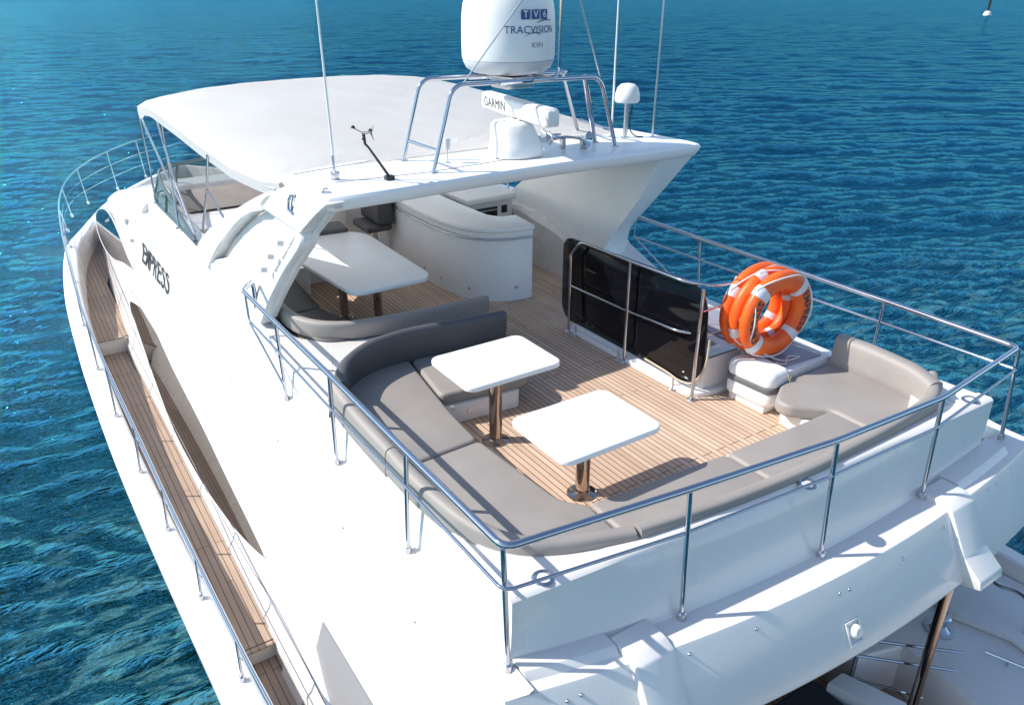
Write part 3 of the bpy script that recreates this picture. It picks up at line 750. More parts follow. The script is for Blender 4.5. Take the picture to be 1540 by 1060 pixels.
# lower rail on each side and across the stern
bm = NB(); tube(bm, fillet([(2.03, 8.5, .86), (2.03, 8.50, .52), (2.03, 6, .53), (2.03, 4.5, .57), (2.02, 3.2, .60), (2.06, 3.15, .60), (3.43, 2.99, .55), (4.8, 2.83, .60), (6.11, 2.78, .62), (7.58, 2.9, .70)], .06, 4), .013, 10)
obj("lower_rail", bm, CHROME, rail)
bm = NB(); tube(bm, fillet([(2.03, 8.48, .50), (2.03, 7.55, .18), (2.03, 7.42, .14)], .05, 4), .012, 8); obj("brace", bm, CHROME, rail)
bm = NB(); tube(bm, fillet([(7.60, 2.93, .70), (7.65, 4.35, .66), (7.64, 7.05, .62), (7.66, 8.35, .60)], .06, 4), .013, 10); obj("lower_rail", bm, CHROME, rail)
bm = NB(); tube(bm, [(7.68, 8.35, .90), (7.67, 8.35, .60), (7.64, 7.55, .26), (7.64, 7.0, .15)], .012, 8); obj("brace", bm, CHROME, rail)
for b, t in (((2.10, 7.68, -.15), (2.02, 7.40, .89)), ((2.08, 6.18, -.15), (2.03, 5.98, .89)), ((2.07, 4.66, -.15), (2.035, 4.50, .89)), ((2.085, 3.21, -.15), (2.045, 3.20, .89)),
             ((3.38, 2.91, -.15), (3.43, 3.01, .89)), ((4.79, 2.79, -.15), (4.80, 2.855, .89)), ((6.20, 2.80, -.15), (6.11, 2.795, .89)), ((7.72, 2.90, -.10), (7.62, 2.94, .89)),
             ((7.62, 4.35, -.05), (7.66, 4.35, .89)), ((7.70, 7.0, -.08), (7.65, 7.05, .89))):
    stanchion(rail, b, t)

# hull rail: along the port bulwark and round the bow
hr = thing("bow_rail", "long steel deck rail running along the bulwark and round the bow", "railing", (4.75, 14, -1.85))
rp = [(.92, 3.6, -1.34), (.87, 4.86, -1.335), (.84, 5.6, -1.335), (.80, 6.95, -1.30), (.765, 8.2, -1.24), (.74, 9.4, -1.14), (.70, 10.9, -.99), (.67, 12.2, -.85), (.68, 14.0, -.76), (.79, 16.5, -.66), (.92, 18.6, -.58), (1.10, 20.3, -.46), (1.45, 21.5, -.26), (2.0, 22.4, -.1), (2.75, 23.4, -.02), (3.6, 24.4, 0), (4.75, 25.2, .02)]
rp = catmull(rp, 4)
full = rp + [Vector((mir(p.x), p.y, p.z)) for p in reversed(rp[:-1]) if p.y > 15]
bm = NB(); tube(bm, full, .017, 10); obj("top_rail", bm, CHROME, hr)
for f in (.36, .68):
    mp_ = [Vector((p.x + .03, p.y, p.z - (p.z - capx(p.y).z) * f)) for p in rp if p.y > 15.2]
    mp_ = mp_ + [Vector((mir(p.x), p.y, p.z)) for p in reversed(mp_[:-1])]
    bm = NB(); tube(bm, mp_, .009, 6); obj("lower_rail", bm, CHROME, hr)
mp_ = [Vector((p.x + .02, p.y, p.z - .26)) for p in rp if 3.7 < p.y < 15.4]
bm = NB(); tube(bm, mp_, .010, 6); obj("lower_rail", bm, CHROME, hr)
def rail_at(y):
    for a, b in zip(rp, rp[1:]):
        if a.y <= y <= b.y: return a.lerp(b, (y - a.y) / (b.y - a.y))
    return rp[-1]
for y in (4.45, 5.78, 7.08, 8.45, 9.88, 11.55, 13.2, 14.9, 16.6, 18.2, 19.6, 20.9, 22.0, 23.2, 24.3):
    t = rail_at(y); c = capx(y); inn_ = .17 if y < 18 else .12
    for fl in ((False, True) if y > 15 else (False,)):
        b_ = Vector((c.x + inn_, y, c.z - .005)); tt = t.copy()
        if y > 18.5: b_ = Vector((t.x + .06, y - .15, c.z - .005))
        if fl: b_.x = mir(b_.x); tt.x = mir(tt.x)
        stanchion(hr, b_, tt, r=.014)

# ================================================================ cushions and seats
def cushion(parent, name, poly, z0, z1, r=.05, bev=.04, mat=GREY, crown=.012):
    p = round_poly(poly, r, 5)
    bm = NB(); prism(bm, p, z0, z1, bev, 4)
    return obj(name, bm, mat, parent, ang=60)
def backrest(parent, path, z0, h, th=.10, lean=.06, name="backrest", mat=GREY):
    """padded back swept along a plan path; h one height or a list"""
    P = catmull(path, 6); N = len(P)
    hs = h if isinstance(h, (list, tuple)) else [h] * len(path)
    profs = []
    for i in range(N):
        t = i / (N - 1) * (len(path) - 1); k = min(int(t), len(path) - 2); hh = hs[k] + (hs[k + 1] - hs[k]) * (t - k)
        pr = []
        R0 = th / 2
        for (ux, uz) in ((0, 0), (.05, .0), (.5, .0), (.95, .0), (1, .04), (1.0, .3), (.99, .6), (.97, .82), (.90, .94), (.74, 1.0), (.5, 1.02), (.26, 1.0), (.10, .94), (.03, .82), (0, .6), (0, .3)):
            pr.append((ux * th - lean * 0 + lean * uz * -1, z0 * 0 + uz * hh))
        profs.append(pr)
    bm = NB(); sweep(bm, [(p.x, p.y, z0 if not hasattr(p, 'z') else p.z + z0) for p in P], profs)
    return obj(name, bm, mat, parent, ang=60)

sofa = thing("corner_sofa", "grey leather wraparound sofa lining the stern of the flybridge deck", "sofa", (4.4, 4.2, 0))
sb_ = NB()
prism(sb_, round_poly([(2.44, 3.5), (6.7, 3.4), (6.7, 4.30), (5.98, 4.24), (5.90, 3.86), (3.2, 3.92), (3.06, 5.2), (3.06, 6.0), (4.01, 5.91), (4.02, 6.9), (2.44, 6.9)], [.03, .03, .03, .06, .05, .05, .05, .02, .06, .05, .03]), .002, .205, .012)
obj("base", sb_, WHITE, sofa)
SZ = .205
cushion(sofa, "seat_cushion", [(2.25, 5.102), (3.03, 5.138), (3.06, 5.6), (3.118, 6.05), (3.245, 6.93), (2.80, 6.95), (2.45, 6.75), (2.25, 6.3)], SZ, .34, [.06, .06, .2, .2, .07, .15, .25, .2])
cushion(sofa, "seat_cushion", [(3.137, 6.035), (4.07, 5.925), (4.20, 6.04), (4.27, 6.80), (3.268, 6.93)], SZ, .338, .07)
cushion(sofa, "seat_cushion", [(2.25, 5.085), (3.035, 5.12), (3.10, 4.02), (3.248, 3.855), (3.225, 3.32), (2.7, 3.42), (2.36, 3.72)], SZ, .341, [.06, .06, .15, .06, .06, .2, .2])
cushion(sofa, "seat_cushion", [(3.262, 3.858), (4.683, 3.778), (4.683, 3.20), (3.24, 3.32)], SZ, .339, .06)
cushion(sofa, "seat_cushion", [(4.697, 3.778), (6.07, 3.745), (6.07, 3.20), (4.697, 3.20)], SZ, .34, .06)
cushion(sofa, "seat_cushion", [(5.79, 4.02), (5.81, 4.18), (6.14, 4.37), (7.0, 4.39), (7.0, 3.3), (6.084, 3.20), (6.084, 3.75)], SZ, .345, [.08, .1, .1, .07, .2, .06, .06])
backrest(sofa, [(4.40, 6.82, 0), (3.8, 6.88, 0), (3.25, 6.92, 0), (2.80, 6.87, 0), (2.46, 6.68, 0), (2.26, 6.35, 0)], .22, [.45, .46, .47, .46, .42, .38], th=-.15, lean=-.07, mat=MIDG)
backrest(sofa, [(2.262, 6.42, 0), (2.235, 5.8, 0), (2.23, 5.10, 0)], .30, [.31, .27, .26], th=-.12, lean=-.01)
backrest(sofa, [(2.23, 5.085, 0), (2.235, 4.6, 0), (2.30, 4.05, 0), (2.43, 3.74, 0), (2.68, 3.54, 0), (3.24, 3.35, 0)], .33, [.23, .22, .20, .18, .16, .14], th=-.12, lean=-.01)
backrest(sofa, [(3.255, 3.345, 0), (4.03, 3.24, 0), (4.9, 3.18, 0), (5.2, 3.18, 0)], .36, .13, th=-.11, lean=-.0)
backrest(sofa, [(5.212, 3.18, 0), (5.9, 3.19, 0), (6.4, 3.21, 0), (6.78, 3.25, 0), (7.03, 3.42, 0)], .36, [.13, .14, .16, .20, .27], th=-.11, lean=-.01)
backrest(sofa, [(6.98, 3.24, 0), (7.07, 3.55, 0), (7.08, 4.0, 0), (7.06, 4.38, 0)], .33, [.27, .31, .33, .33], th=.17, lean=.03)
sb_ = NB()
prism(sb_, [(2.24, 3.36), (3.1, 3.30), (3.1, 3.42), (2.70, 3.56), (2.44, 3.80), (2.30, 4.2), (2.24, 4.2)], .05, .404)
obj("corner_shelf", sb_, WHITE, yacht, smooth=False); sb_ = NB()
prism(sb_, [(6.4, 3.12), (7.08, 3.08), (7.08, 4.36), (6.98, 4.36), (6.98, 3.5), (6.4, 3.2)], .05, .400)
obj("corner_shelf", sb_, WHITE, yacht, smooth=False)
# plinth details on the forward bench end: flush socket and screws
for (x, z, r_) in ((3.42, .11, .022), (3.25, .17, .008), (3.72, .17, .008)):
    yf = 6.0 - (x - 3.06) * .095 - .004
    bm = NB(); lathe(bm, [(0, .004), (r_ * .5, .006), (r_, .004), (r_, 0)], (x, yf, z), n=16, M=Matrix.Rotation(R(90), 4, 'X'))
    obj("socket", bm, STEEL if r_ > .01 else DOMEGREY, sofa)

dso = thing("dining_sofa", "grey curved bench sofa in the shade around the forward dining table", "sofa", (3.2, 9, 0))
db = NB(); prism(db, round_poly([(2.44, 7.55), (4.5, 7.55), (4.52, 8.0), (3.2, 8.06), (3.0, 8.4), (3.04, 10.5), (2.44, 10.5)], [.2, .05, .05, .2, .2, .05, .05]), .002, .24, .012)
obj("base", db, WHITE, dso)
db = NB(); prism(db, round_poly([(2.20, 6.5), (2.5, 6.98), (3.2, 7.08), (4.42, 6.98), (4.50, 7.1), (4.64, 7.62), (3.1, 7.72), (2.72, 7.86), (2.46, 8.15), (2.36, 8.7), (2.20, 8.7)], .03), .05, .325, .012)
obj("back_shelf", db, WHITE, dso)
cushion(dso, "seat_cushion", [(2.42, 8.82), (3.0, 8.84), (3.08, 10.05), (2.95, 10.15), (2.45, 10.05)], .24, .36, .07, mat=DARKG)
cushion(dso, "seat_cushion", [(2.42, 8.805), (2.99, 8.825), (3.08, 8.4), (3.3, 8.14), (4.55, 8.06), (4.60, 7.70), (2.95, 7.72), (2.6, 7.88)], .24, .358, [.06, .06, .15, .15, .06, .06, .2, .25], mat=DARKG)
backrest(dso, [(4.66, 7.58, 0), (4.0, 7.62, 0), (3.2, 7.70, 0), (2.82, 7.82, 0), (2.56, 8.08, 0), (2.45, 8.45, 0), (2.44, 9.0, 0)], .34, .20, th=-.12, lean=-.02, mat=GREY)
db = NB(); box(db, 2.6, 3.35, 10.2, 10.9, .002, .42, .02); obj("forward_base", db, WHITE, dso)
cushion(dso, "seat_cushion", [(3.0, 10.62), (4.1, 10.5), (4.15, 10.95), (3.0, 11.1)], .62, .78, .06, mat=DARKG)
db = NB(); box(db, 3.0, 4.1, 10.6, 11.0, .002, .62, .02); obj("forward_base", db, WHITE, dso)

# ================================================================ tables
def table(x0, x1, y0, y1, z, label, legs, group=None, r=.10, name="cafe_table", th=.055):
    t = thing(name, label, "table", ((x0 + x1) / 2, (y0 + y1) / 2, 0), group)
    bm = NB(); prism(bm, round_poly([(x0, y0), (x1, y0), (x1, y1), (x0, y1)], r, 8), z - th, z, .016, 4)
    obj("tabletop", bm, TABLE, t)
    for lx, ly in legs:
        bm = NB(); tube(bm, [(lx, ly, .0), (lx, ly, z - th)], .062, 28); leg = obj("pedestal", bm, BRONZE, t)
        bm = NB(); lathe(bm, [(.063, .03), (.075, .02), (.13, .008), (.135, 0)], (lx, ly, .001), n=32); obj("foot_plate", bm, BRONZE, leg)
    return t
table(3.08, 4.10, 3.94, 4.735, .72, "white rounded pedestal table nearest the stern rail", [(3.60, 4.36)], "white pedestal tables beside the sofa")
table(3.06, 4.11, 5.33, 6.11, .735, "white rounded pedestal table beside the curved sofa back", [(3.44, 5.50)], "white pedestal tables beside the sofa")
dt = thing("dining_table", "long white dining table half sunlit under the hardtop", "table", (3.65, 9.3, 0))
bm = NB(); prism(bm, round_poly([(3.16, 8.14), (4.12, 8.15), (4.24, 8.3), (4.29, 10.45), (3.70, 10.72), (3.0, 10.0)], [.14, .05, .10, .3, .3, .2], 6), .665, .72, .014, 3); obj("tabletop", bm, TABLE, dt)
for lx, ly in ((3.43, 9.2), (3.76, 8.86)):
    bm = NB(); tube(bm, [(lx, ly, 0), (lx, ly, .665)], .055, 24); leg = obj("pedestal", bm, BRONZE, dt)
    bm = NB(); lathe(bm, [(.056, .03), (.07, .02), (.115, .008), (.12, 0)], (lx, ly, .001), n=28); obj("foot_plate", bm, BRONZE, leg)

# ================================================================ bar counter and galley cabinet
bar = thing("bar_counter", "curved white bar counter with a steel foot rail under its top", "bar counter", (5.3, 10, 0))
base = catmull([(5.05, 11.8), (5.0, 11.0), (4.985, 10.3), (4.985, 9.75), (5.0, 9.25), (5.09, 8.87), (5.27, 8.62), (5.56, 8.46), (5.885, 8.42)], 6) if False else None
outl = [(5.10, 11.75), (5.03, 10.9), (4.99, 10.2), (4.985, 9.6), (5.02, 9.2), (5.11, 8.86), (5.28, 8.62), (5.55, 8.47), (5.885, 8.42)]
oc = [Vector((p[0], p[1], 0)) for p in outl]; oc = catmull(oc, 5)
inl = [(5.885, 8.95), (5.66, 9.0), (5.55, 9.2), (5.52, 9.9), (5.55, 11.75)]
poly = [(p.x, p.y) for p in oc] + inl
bm = NB(); prism(bm, poly, .002, .985); obj("body", bm, TABLE, bar, ang=30)
def offs(P, d):
    o_ = []
    for i in range(len(P)):
        a = P[max(i - 1, 0)]; b = P[min(i + 1, len(P) - 1)]; t = (b - a).normalized(); o_.append(P[i] + Vector((t.y, -t.x, 0)) * d)
    return o_
top_o = offs(oc, .05); 
if (top_o[0] - oc[0]).x > 0: top_o = offs(oc, -.05)
tp = [(p.x, p.y) for p in top_o] + [(5.95, 8.92), (5.72, 8.96), (5.62, 9.15), (5.60, 9.9), (5.63, 11.75)]
bm = NB(); prism(bm, tp, .988, 1.06, .022, 3); obj("counter_top", bm, TABLE, bar, ang=40)
rl = offs(oc, .055 if (offs(oc, .055)[0] - oc[0]).x < 0 else -.055)
rl = [Vector((p.x, p.y, .90)) for p in rl if p.y < 11.0]
bm = NB(); tube(bm, rl, .013, 10); rail_o = obj("counter_rail", bm, CHROME, bar)
bm = NB()
for k in (2, 9, 17, len(rl) - 6): 
    p = rl[k]; tube(bm, [p, Vector((p.x + .05, p.y + .03, .905))], .008, 8)
obj("rail_bracket", bm, STEEL, rail_o)
for (x, y, z, ang) in ((4.985, 9.9, .18, 90), (4.99, 9.4, .17, 90), (5.12, 8.84, .16, 60), (5.64, 8.445, .20, 10)):
    bm = NB(); Mx = Matrix.Rotation(R(-ang), 4, 'Z') @ Matrix.Rotation(R(90), 4, 'X')
    lathe(bm, [(0, .012), (.012, .014), (.022, .010), (.024, 0)], (x, y, z), n=16, M=Mx); obj("courtesy_light", bm, STEEL, bar)

gal = thing("galley_cabinet", "white galley cabinet with a dark grill door behind the bar", "cabinet", (6.3, 10.6, 0))
bm = NB(); box(bm, 5.88, 6.71, 10.16, 12.2, .002, .94, .02); obj("body", bm, TABLE, gal)
bm = NB(); prism(bm, round_poly([(5.80, 10.0), (6.715, 10.03), (6.715, 12.2), (5.6, 12.2), (5.6, 10.9), (5.8, 10.7)], .04), .945, 1.05, .03); obj("worktop", bm, TABLE, gal)
bm = NB(); box(bm, 5.95, 6.42, 10.145, 10.165, .5, .84, .006); dd = obj("grill_door", bm, DARKM, gal)
bm = NB(); box(bm, 6.0, 6.37, 10.136, 10.146, .55, .76, .004); obj("door_glass", bm, SMOKE, dd)
bm = NB(); tube(bm, [(5.98, 10.12, .80), (6.39, 10.12, .80)], .009, 8); obj("handle", bm, CHROME, dd)
bm = NB(); box(bm, 6.50, 6.60, 10.148, 10.162, .72, .84, .005); obj("socket_panel", bm, BLACK, gal)

hs_ = thing("pilot_chair", "charcoal upholstered helm seat back beside the bar", "seat", (4.85, 11.3, 0))
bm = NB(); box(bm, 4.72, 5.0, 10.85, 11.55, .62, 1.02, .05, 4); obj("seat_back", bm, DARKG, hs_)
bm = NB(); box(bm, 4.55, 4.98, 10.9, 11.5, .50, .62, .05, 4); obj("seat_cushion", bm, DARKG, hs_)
bm = NB(); tube(bm, [(4.78, 11.2, .002), (4.78, 11.2, .5)], .06, 20); obj("pedestal", bm, STEEL, hs_)

con = thing("helm_console", "white helm dash under a taupe cover behind the windscreen", "console", (3.8, 14.2, 0))
bm = NB(); prism(bm, round_poly([(2.5, 12.9), (4.7, 12.9), (5.4, 13.6), (7.1, 13.6), (7.1, 15.6), (2.5, 15.6)], .1), .002, .42, .03); obj("body", bm, WHITE, con)
bm = NB(); extrude_poly(bm, [(2.60, 14.0, .425), (2.60, 13.9, .46), (2.60, 14.55, .70), (2.60, 14.58, .425)], (4.2, 0, 0), .02); 
obj("dash_cover", bm, TAUPE, con)
bm = NB(); prism(bm, round_poly([(2.5, 14.6), (2.8, 15.1), (6.6, 15.2), (7.1, 14.8), (7.1, 15.7), (2.5, 15.7)], .08), .43, .66, .03); obj("dash_ledge", bm, WHITE, con)

# ================================================================ windscreen
ws = thing("windscreen", "wraparound green glass windscreen with a steel frame on the flybridge", "windscreen", (4.75, 14, .55))
bot = [(2.17, 11.45, .62), (2.19, 12.5, .60), (2.20, 13.6, .58), (2.22, 14.5, .57), (2.36, 15.15, .56), (2.75, 15.5, .55), (3.6, 15.75, .54), (4.75, 15.85, .54)]
topp = [(2.17, 11.5, .66), (2.215, 12.5, .79), (2.25, 13.5, .93), (2.30, 14.2, 1.02), (2.43, 14.75, 1.05), (2.78, 15.05, 1.06), (3.6, 15.28, 1.07), (4.75, 15.38, 1.07)]
def full_sym(P): return P + [(mir(x), y, z) for x, y, z in reversed(P[:-1])]
B_ = catmull(full_sym(bot), 6); T_ = catmull(full_sym(topp), 6)
bm = NB(); loft(bm, [[Vector(p) + Vector((0, 0, 0)) for p in B_], [a.lerp(b, .5) + Vector((0, 0, .01)) for a, b in zip(B_, T_)], T_], caps=False)
g_ = obj("glass", bm, GLASS, ws)
bm = NB(); tube(bm, T_, .026, 8); obj("top_frame", bm, FRAME, ws)
bm = NB(); tube(bm, B_, .022, 8); obj("base_frame", bm, FRAME, ws)
for k in (12, 22, 30, 54, 62, 72):
    bm = NB(); tube(bm, [B_[k], T_[k]], .022, 8); obj("mullion", bm, FRAME, ws)

# ================================================================ bimini
bi = thing("bimini_top", "white canvas bimini awning stretched forward from the hardtop", "awning", (4.9, 12, .6))
secs = []
for k in range(29):
    t = k / 28; y = 8.5 + 5.6 * t
    crown = lerp([(0, .06), (.2, .20), (.45, .24), (.8, .20), (.95, .15), (1, .08)], t)
    ezl = lerp([(0, 2.05), (.08, 1.98), (.25, 2.00), (.4, 2.10), (.62, 2.26), (.85, 2.33), (1, 2.27)], t)
    ezr = lerp([(0, 2.08), (.25, 2.12), (.6, 2.28), (.85, 2.36), (1, 2.30)], t)
    xl = lerp([(0, 2.56), (.3, 2.36), (.6, 2.20), (1, 2.12)], t); xr = lerp([(0, 7.72), (.3, 7.66), (.7, 7.42), (1, 7.15)], t)
    s = []
    for j in range(29):
        u = j / 28; v = 2 * u - 1
        x = xl + (xr - xl) * u
        bow = (1 - abs(v) ** 3.2)
        zz = ezl + (ezr - ezl) * u + crown * bow - .04 * (1 - bow) ** 6
        yy = y + (.38 * (1 - v * v) * t ** 3) - .22 * abs(v) ** 14 * t ** 8
        s.append((x, yy, zz + (.004 * math.sin(j * 1.7 + k * .9))))
    hem = .13 + .05 * (t > .95)
    secs.append([Vector((s[0][0] + .015, s[0][1], s[0][2] - hem))] + [Vector(q) for q in s] + [Vector((s[-1][0] - .015, s[-1][1], s[-1][2] - hem))])
lip = [q + Vector((0, .02, -.13)) for q in secs[-1]]; lip[0].z += .11; lip[-1].z += .11
secs.append(lip)
bm = NB(); loft(bm, secs, caps=False)
bmesh.ops.solidify(bm, geom=bm.faces[:], thickness=.012)
obj("canopy", bm, CANVAS, bi, ang=50)
def bow_tube(*pts, r=.016):
    bm = NB(); tube(bm, fillet(pts, .08, 5), r, 10); return obj("bow_pole", bm, CHROME, bi)
for fl in (0, 1):
    f = (lambda p: p) if not fl else (lambda p: (mir(p[0]) + .2 * (p[2] > 1.5), p[1], p[2]))
    for a in ([(2.20, 14.35, .60), (2.14, 14.05, 2.15)], [(2.17, 12.55, .62), (2.22, 12.75, 1.30)], [(2.35, 12.0, .45), (2.25, 13.1, 1.20), (2.14, 14.0, 2.14)],
              [(2.26, 13.05, 1.25), (2.2, 12.6, 2.2)], [(2.42, 12.3, .45), (2.38, 11.2, 1.40), (2.32, 10.55, 2.0)], [(2.38, 11.15, 1.42), (2.60, 10.4, .60)],
              [(2.22, 11.6, .62), (2.24, 12.6, 1.3), (2.2, 12.95, 2.2)]):
        bow_tube(*[f(p) for p in a])
bm = NB()
for (x, y) in ((2.20, 14.35), (2.17, 12.55)): disc(bm, (x, y, .585), .045, .015); 
obj("pole_foot", bm, STEEL, bi)
bm = NB(); tube(bm, [(2.545, 8.6, 1.93), (2.52, 9.0, 1.90), (2.50, 9.4, 1.89)], .010, 6); obj("edge_binding", bm, DOMEGREY, bi)

# ================================================================ radar arch frame, dome, radar, aerials
fr = thing("steel_arch", "bent steel tube frame standing on the hardtop under the satellite dome", "frame", (5.35, 8.0, 2.1))
def ftube(pts, rad=.16, r=.025):
    bm = NB(); tube(bm, fillet(pts, rad, 8), r, 12); return obj("frame_tube", bm, CHROME, fr)
ftube([(4.03, 8.42, 2.105), (4.28, 8.38, 3.0), (6.3, 8.30, 2.97), (6.88, 8.85, 2.105)][:3] + [(6.35, 8.45, 2.95), (6.90, 8.80, 2.105)])
ftube([(4.02, 7.66, 2.105), (4.30, 7.68, 3.0), (6.38, 7.74, 2.96), (6.69, 7.755, 2.105)])
ftube([(6.34, 8.0, 2.96), (6.64, 8.11, 2.105)], r=.032)
for a, b in (((4.10, 8.40, 2.33), (4.10, 7.67, 2.33)), ((6.62, 7.75, 2.30), (6.80, 8.65, 2.30))):
    bm = NB(); tube(bm, [a, b], .02, 10); obj("cross_tube", bm, CHROME, fr)
for y in (7.85, 8.2):
    bm = NB(); tube(bm, [(4.9, 7.69 if y < 8 else 8.36, 2.985), (5.5, 7.71 if y < 8 else 8.33, 2.98)], .03, 8); obj("cross_tube", bm, CHROME, fr)
bm = NB()
for x in (5.15, 5.62): box(bm, x - .03, x + .03, 7.68, 8.36, 2.99, 3.01, .004)
box(bm, 5.2, 5.58, 8.0, 8.34, 2.86, 2.99, .01)
obj("mount_plate", bm, STEEL, fr)
for (x, y) in ((4.03, 8.42), (4.02, 7.66), (6.69, 7.755), (6.64, 8.11), (6.89, 8.80)):
    bm = NB(); disc(bm, (x, y, 2.102), .055, .012, bev=.004); obj("foot_flange", bm, STEEL, fr)
bm = NB(); tube(bm, fillet([(5.35, 7.68, 2.99), (5.62, 7.66, 2.985), (5.70, 7.66, 3.06), (5.71, 7.66, 4.4)], .07, 6), .024, 12); obj("mast_tube", bm, CHROME, fr)
# stays to the light mast above the picture
bm = NB(); tube(bm, [(4.42, 7.68, 2.99), (5.68, 7.66, 4.35)], .008, 6); tube(bm, [(6.38, 7.74, 2.95), (5.74, 7.66, 4.35)], .008, 6); obj("mast_stay", bm, STEEL, fr)

dm = thing("satellite_dome", "large white satellite dome with blue lettering above the hardtop", "satellite dome", (5.40, 8.27, 3.0))
DC = Vector((5.40, 8.27, 3.01)); DR = .545
bm = NB(); lathe(bm, [(0, .0), (.30, .0), (.42, .02), (.50, .07), (.535, .14), (.54, .165)], DC, n=64); obj("dome_base", bm, DOMEGREY, dm)
prof = [(.54, .168), (.548, .2), (.549, .4), (.543, .62), (.525, .76), (.47, .92), (.38, 1.03), (.25, 1.11), (.12, 1.14), (0, 1.15)]
bm = NB(); lathe(bm, prof, DC, n=72); dsh = obj("dome_shell", bm, PLASTIC, dm)
TH0 = math.atan2(0 - DC.y, 0 - DC.x)      # towards the stern-port quarter the lettering is centred on
def on_dome(theta0, zc, d=.004):
    def f(x, y):
        a = theta0 + x / DR
        return (DC.x + math.cos(a) * (.5495 + d), DC.y + math.sin(a) * (.5495 + d), DC.z + zc + y)
    return f
TA = R(-93)
bm = text_mesh("TRACVISION", .112, on_dome(TA, .50), cuts=1, spacing=1.05)
tt = obj("dome_lettering", bm, BLUEINK, dsh, smooth=False)
for i, chh in enumerate("TV6"):
    off = (i - 1) * .125 + .0
    fn = on_dome(TA + off / DR + .06, .66, .003)
    b2 = NB(); g = 8; vs = [[b2.verts.new(fn(-.052 + .104 * u / g, -.05 + .1 * v)) for u in range(g + 1)] for v in (0, 1)]
    for u in range(g): b2.faces.new((vs[0][u], vs[0][u + 1], vs[1][u + 1], vs[1][u]))
    obj("lettering_block", b2, BLUEINK, dsh, smooth=False)
    b2 = text_mesh(chh, .10, on_dome(TA + off / DR + .06, .66, .006), cuts=1); obj("dome_lettering", b2, TABLE, dsh, smooth=False)
b2 = text_mesh("KVH", .085, on_dome(TA + .12, .34), cuts=1, spacing=.9); obj("dome_lettering", b2, new_mat("lettering_grey", (.22, .24, .28), .4), dsh, smooth=False)
b2 = NB(); f = on_dome(TA, .0, .004)
def swoosh(x0, x1, z0, z1, w0):
    n = 14; A = []; Bq = []
    for k in range(n + 1):
        t = k / n; x = x0 + (x1 - x0) * t; z = z0 + (z1 - z0) * t + .03 * math.sin(math.pi * t); ww = w0 * math.sin(math.pi * min(1, t * .9 + .1))
        A.append(b2.verts.new(f(x, z))); Bq.append(b2.verts.new(f(x, z - ww - .002)))
    for k in range(n): b2.faces.new((A[k], A[k + 1], Bq[k + 1], Bq[k]))
swoosh(.05, .30, .575, .585, .012); swoosh(.12, -.12, .445, .425, -.014)
obj("lettering_swoosh", b2, BLUEINK, dsh, smooth=False)

rd = thing("radar_scanner", "white open array radar scanner on a hooded pedestal on the hardtop", "radar", (5.3, 7.95, 2.1))
bm = NB(); P0 = [(5.02, 8.18), (5.0, 7.82), (5.22, 7.68), (5.58, 7.72), (5.64, 8.1), (5.5, 8.3)]
secs = []
for z, sc, dx, dy in ((2.11, 1.0, 0, 0), (2.14, 1.04, 0, 0), (2.25, .95, .0, .02), (2.38, .86, -.01, .05), (2.46, .78, -.02, .07), (2.50, .66, -.02, .08)):
    c = Vector((5.32, 7.97)); secs.append([(c.x + (x - c.x) * sc + dx, c.y + (y - c.y) * sc + dy, z) for x, y in round_poly(P0, .12, 4)])
loft(bm, secs, closed=True); obj("pedestal", bm, PLASTIC, rd, ang=50)
bm = NB(); disc(bm, (5.30, 8.04, 2.46), .10, .05); obj("turning_neck", bm, PLASTIC, rd)
# the bar points from forward-port to aft-starboard
A0, A1 = Vector((5.58, 9.05, 2.62)), Vector((5.34, 7.26, 2.62)); dv = (A1 - A0).normalized(); nv = Vector((-dv.y, dv.x, 0))
bm = NB(); secs = []
for t in (0, .012, .03, .44, .455, .545, .56, .97, .988, 1.0):
    e = .72 if t in (0, 1.0) else (.92 if t in (.012, .988) else 1.0)
    if t in (.455, .545): e = .985
    hw, hh = .092 * e, .105 * e; c = A0.lerp(A1, t)
    pr = round_poly([(-hw, -hh), (hw, -hh), (hw, hh * .8), (hw * .5, hh), (-hw * .5, hh), (-hw, hh * .8)], .03, 3)
    secs.append([c + nv * q[0] + Vector((0, 0, q[1])) for q in pr])
loft(bm, secs, closed=True); ar = obj("array_bar", bm, PLASTIC, rd, ang=45)
def on_bar(x, y):
    c = A0.lerp(A1, .24) + dv * x + nv * -.0985 + Vector((0, 0, y - .005)); return c
bm = text_mesh("GARMIN", .16, on_bar, spacing=1.05); obj("array_lettering", bm, new_mat("lettering_charcoal", (.06, .06, .065), .5), ar, smooth=False)

hn = thing("air_horn", "chrome twin trumpet horn on the hardtop beside the radar", "horn", (6.1, 7.95, 2.1))
H0 = Vector((5.98, 8.02, 2.235)); hd = Vector((.80, -.35, -.05)).normalized()
def trumpet(start, direction, L, r):
    d = Vector(direction).normalized(); q = d.to_track_quat('Z', 'Y').to_matrix().to_4x4(); bm = NB()
    lathe(bm, [(0, 0), (.016, 0), (.016, L * .45), (.024, L * .7), (.045, L * .88), (r, L), (r * .94, L + .004), (.03, L * .86), (0, L * .8)], start, n=24, M=q); return bm
obj("trumpet", trumpet((6.12, 8.02, 2.235), (-1.0, .10, .02), .26, .085), CHROME, hn)
obj("trumpet", trumpet((6.12, 8.02, 2.235), (.45, -1.0, -.02), .30, .105), CHROME, hn)
obj("trumpet", trumpet((6.16, 8.22, 2.23), (-1.0, .14, .04), .24, .08), CHROME, hn)
bm = NB(); box(bm, 6.02, 6.08, 7.99, 8.05, 2.104, 2.22, .008); box(bm, 6.22, 6.30, 7.82, 7.90, 2.104, 2.20, .008); obj("bracket", bm, STEEL, hn)

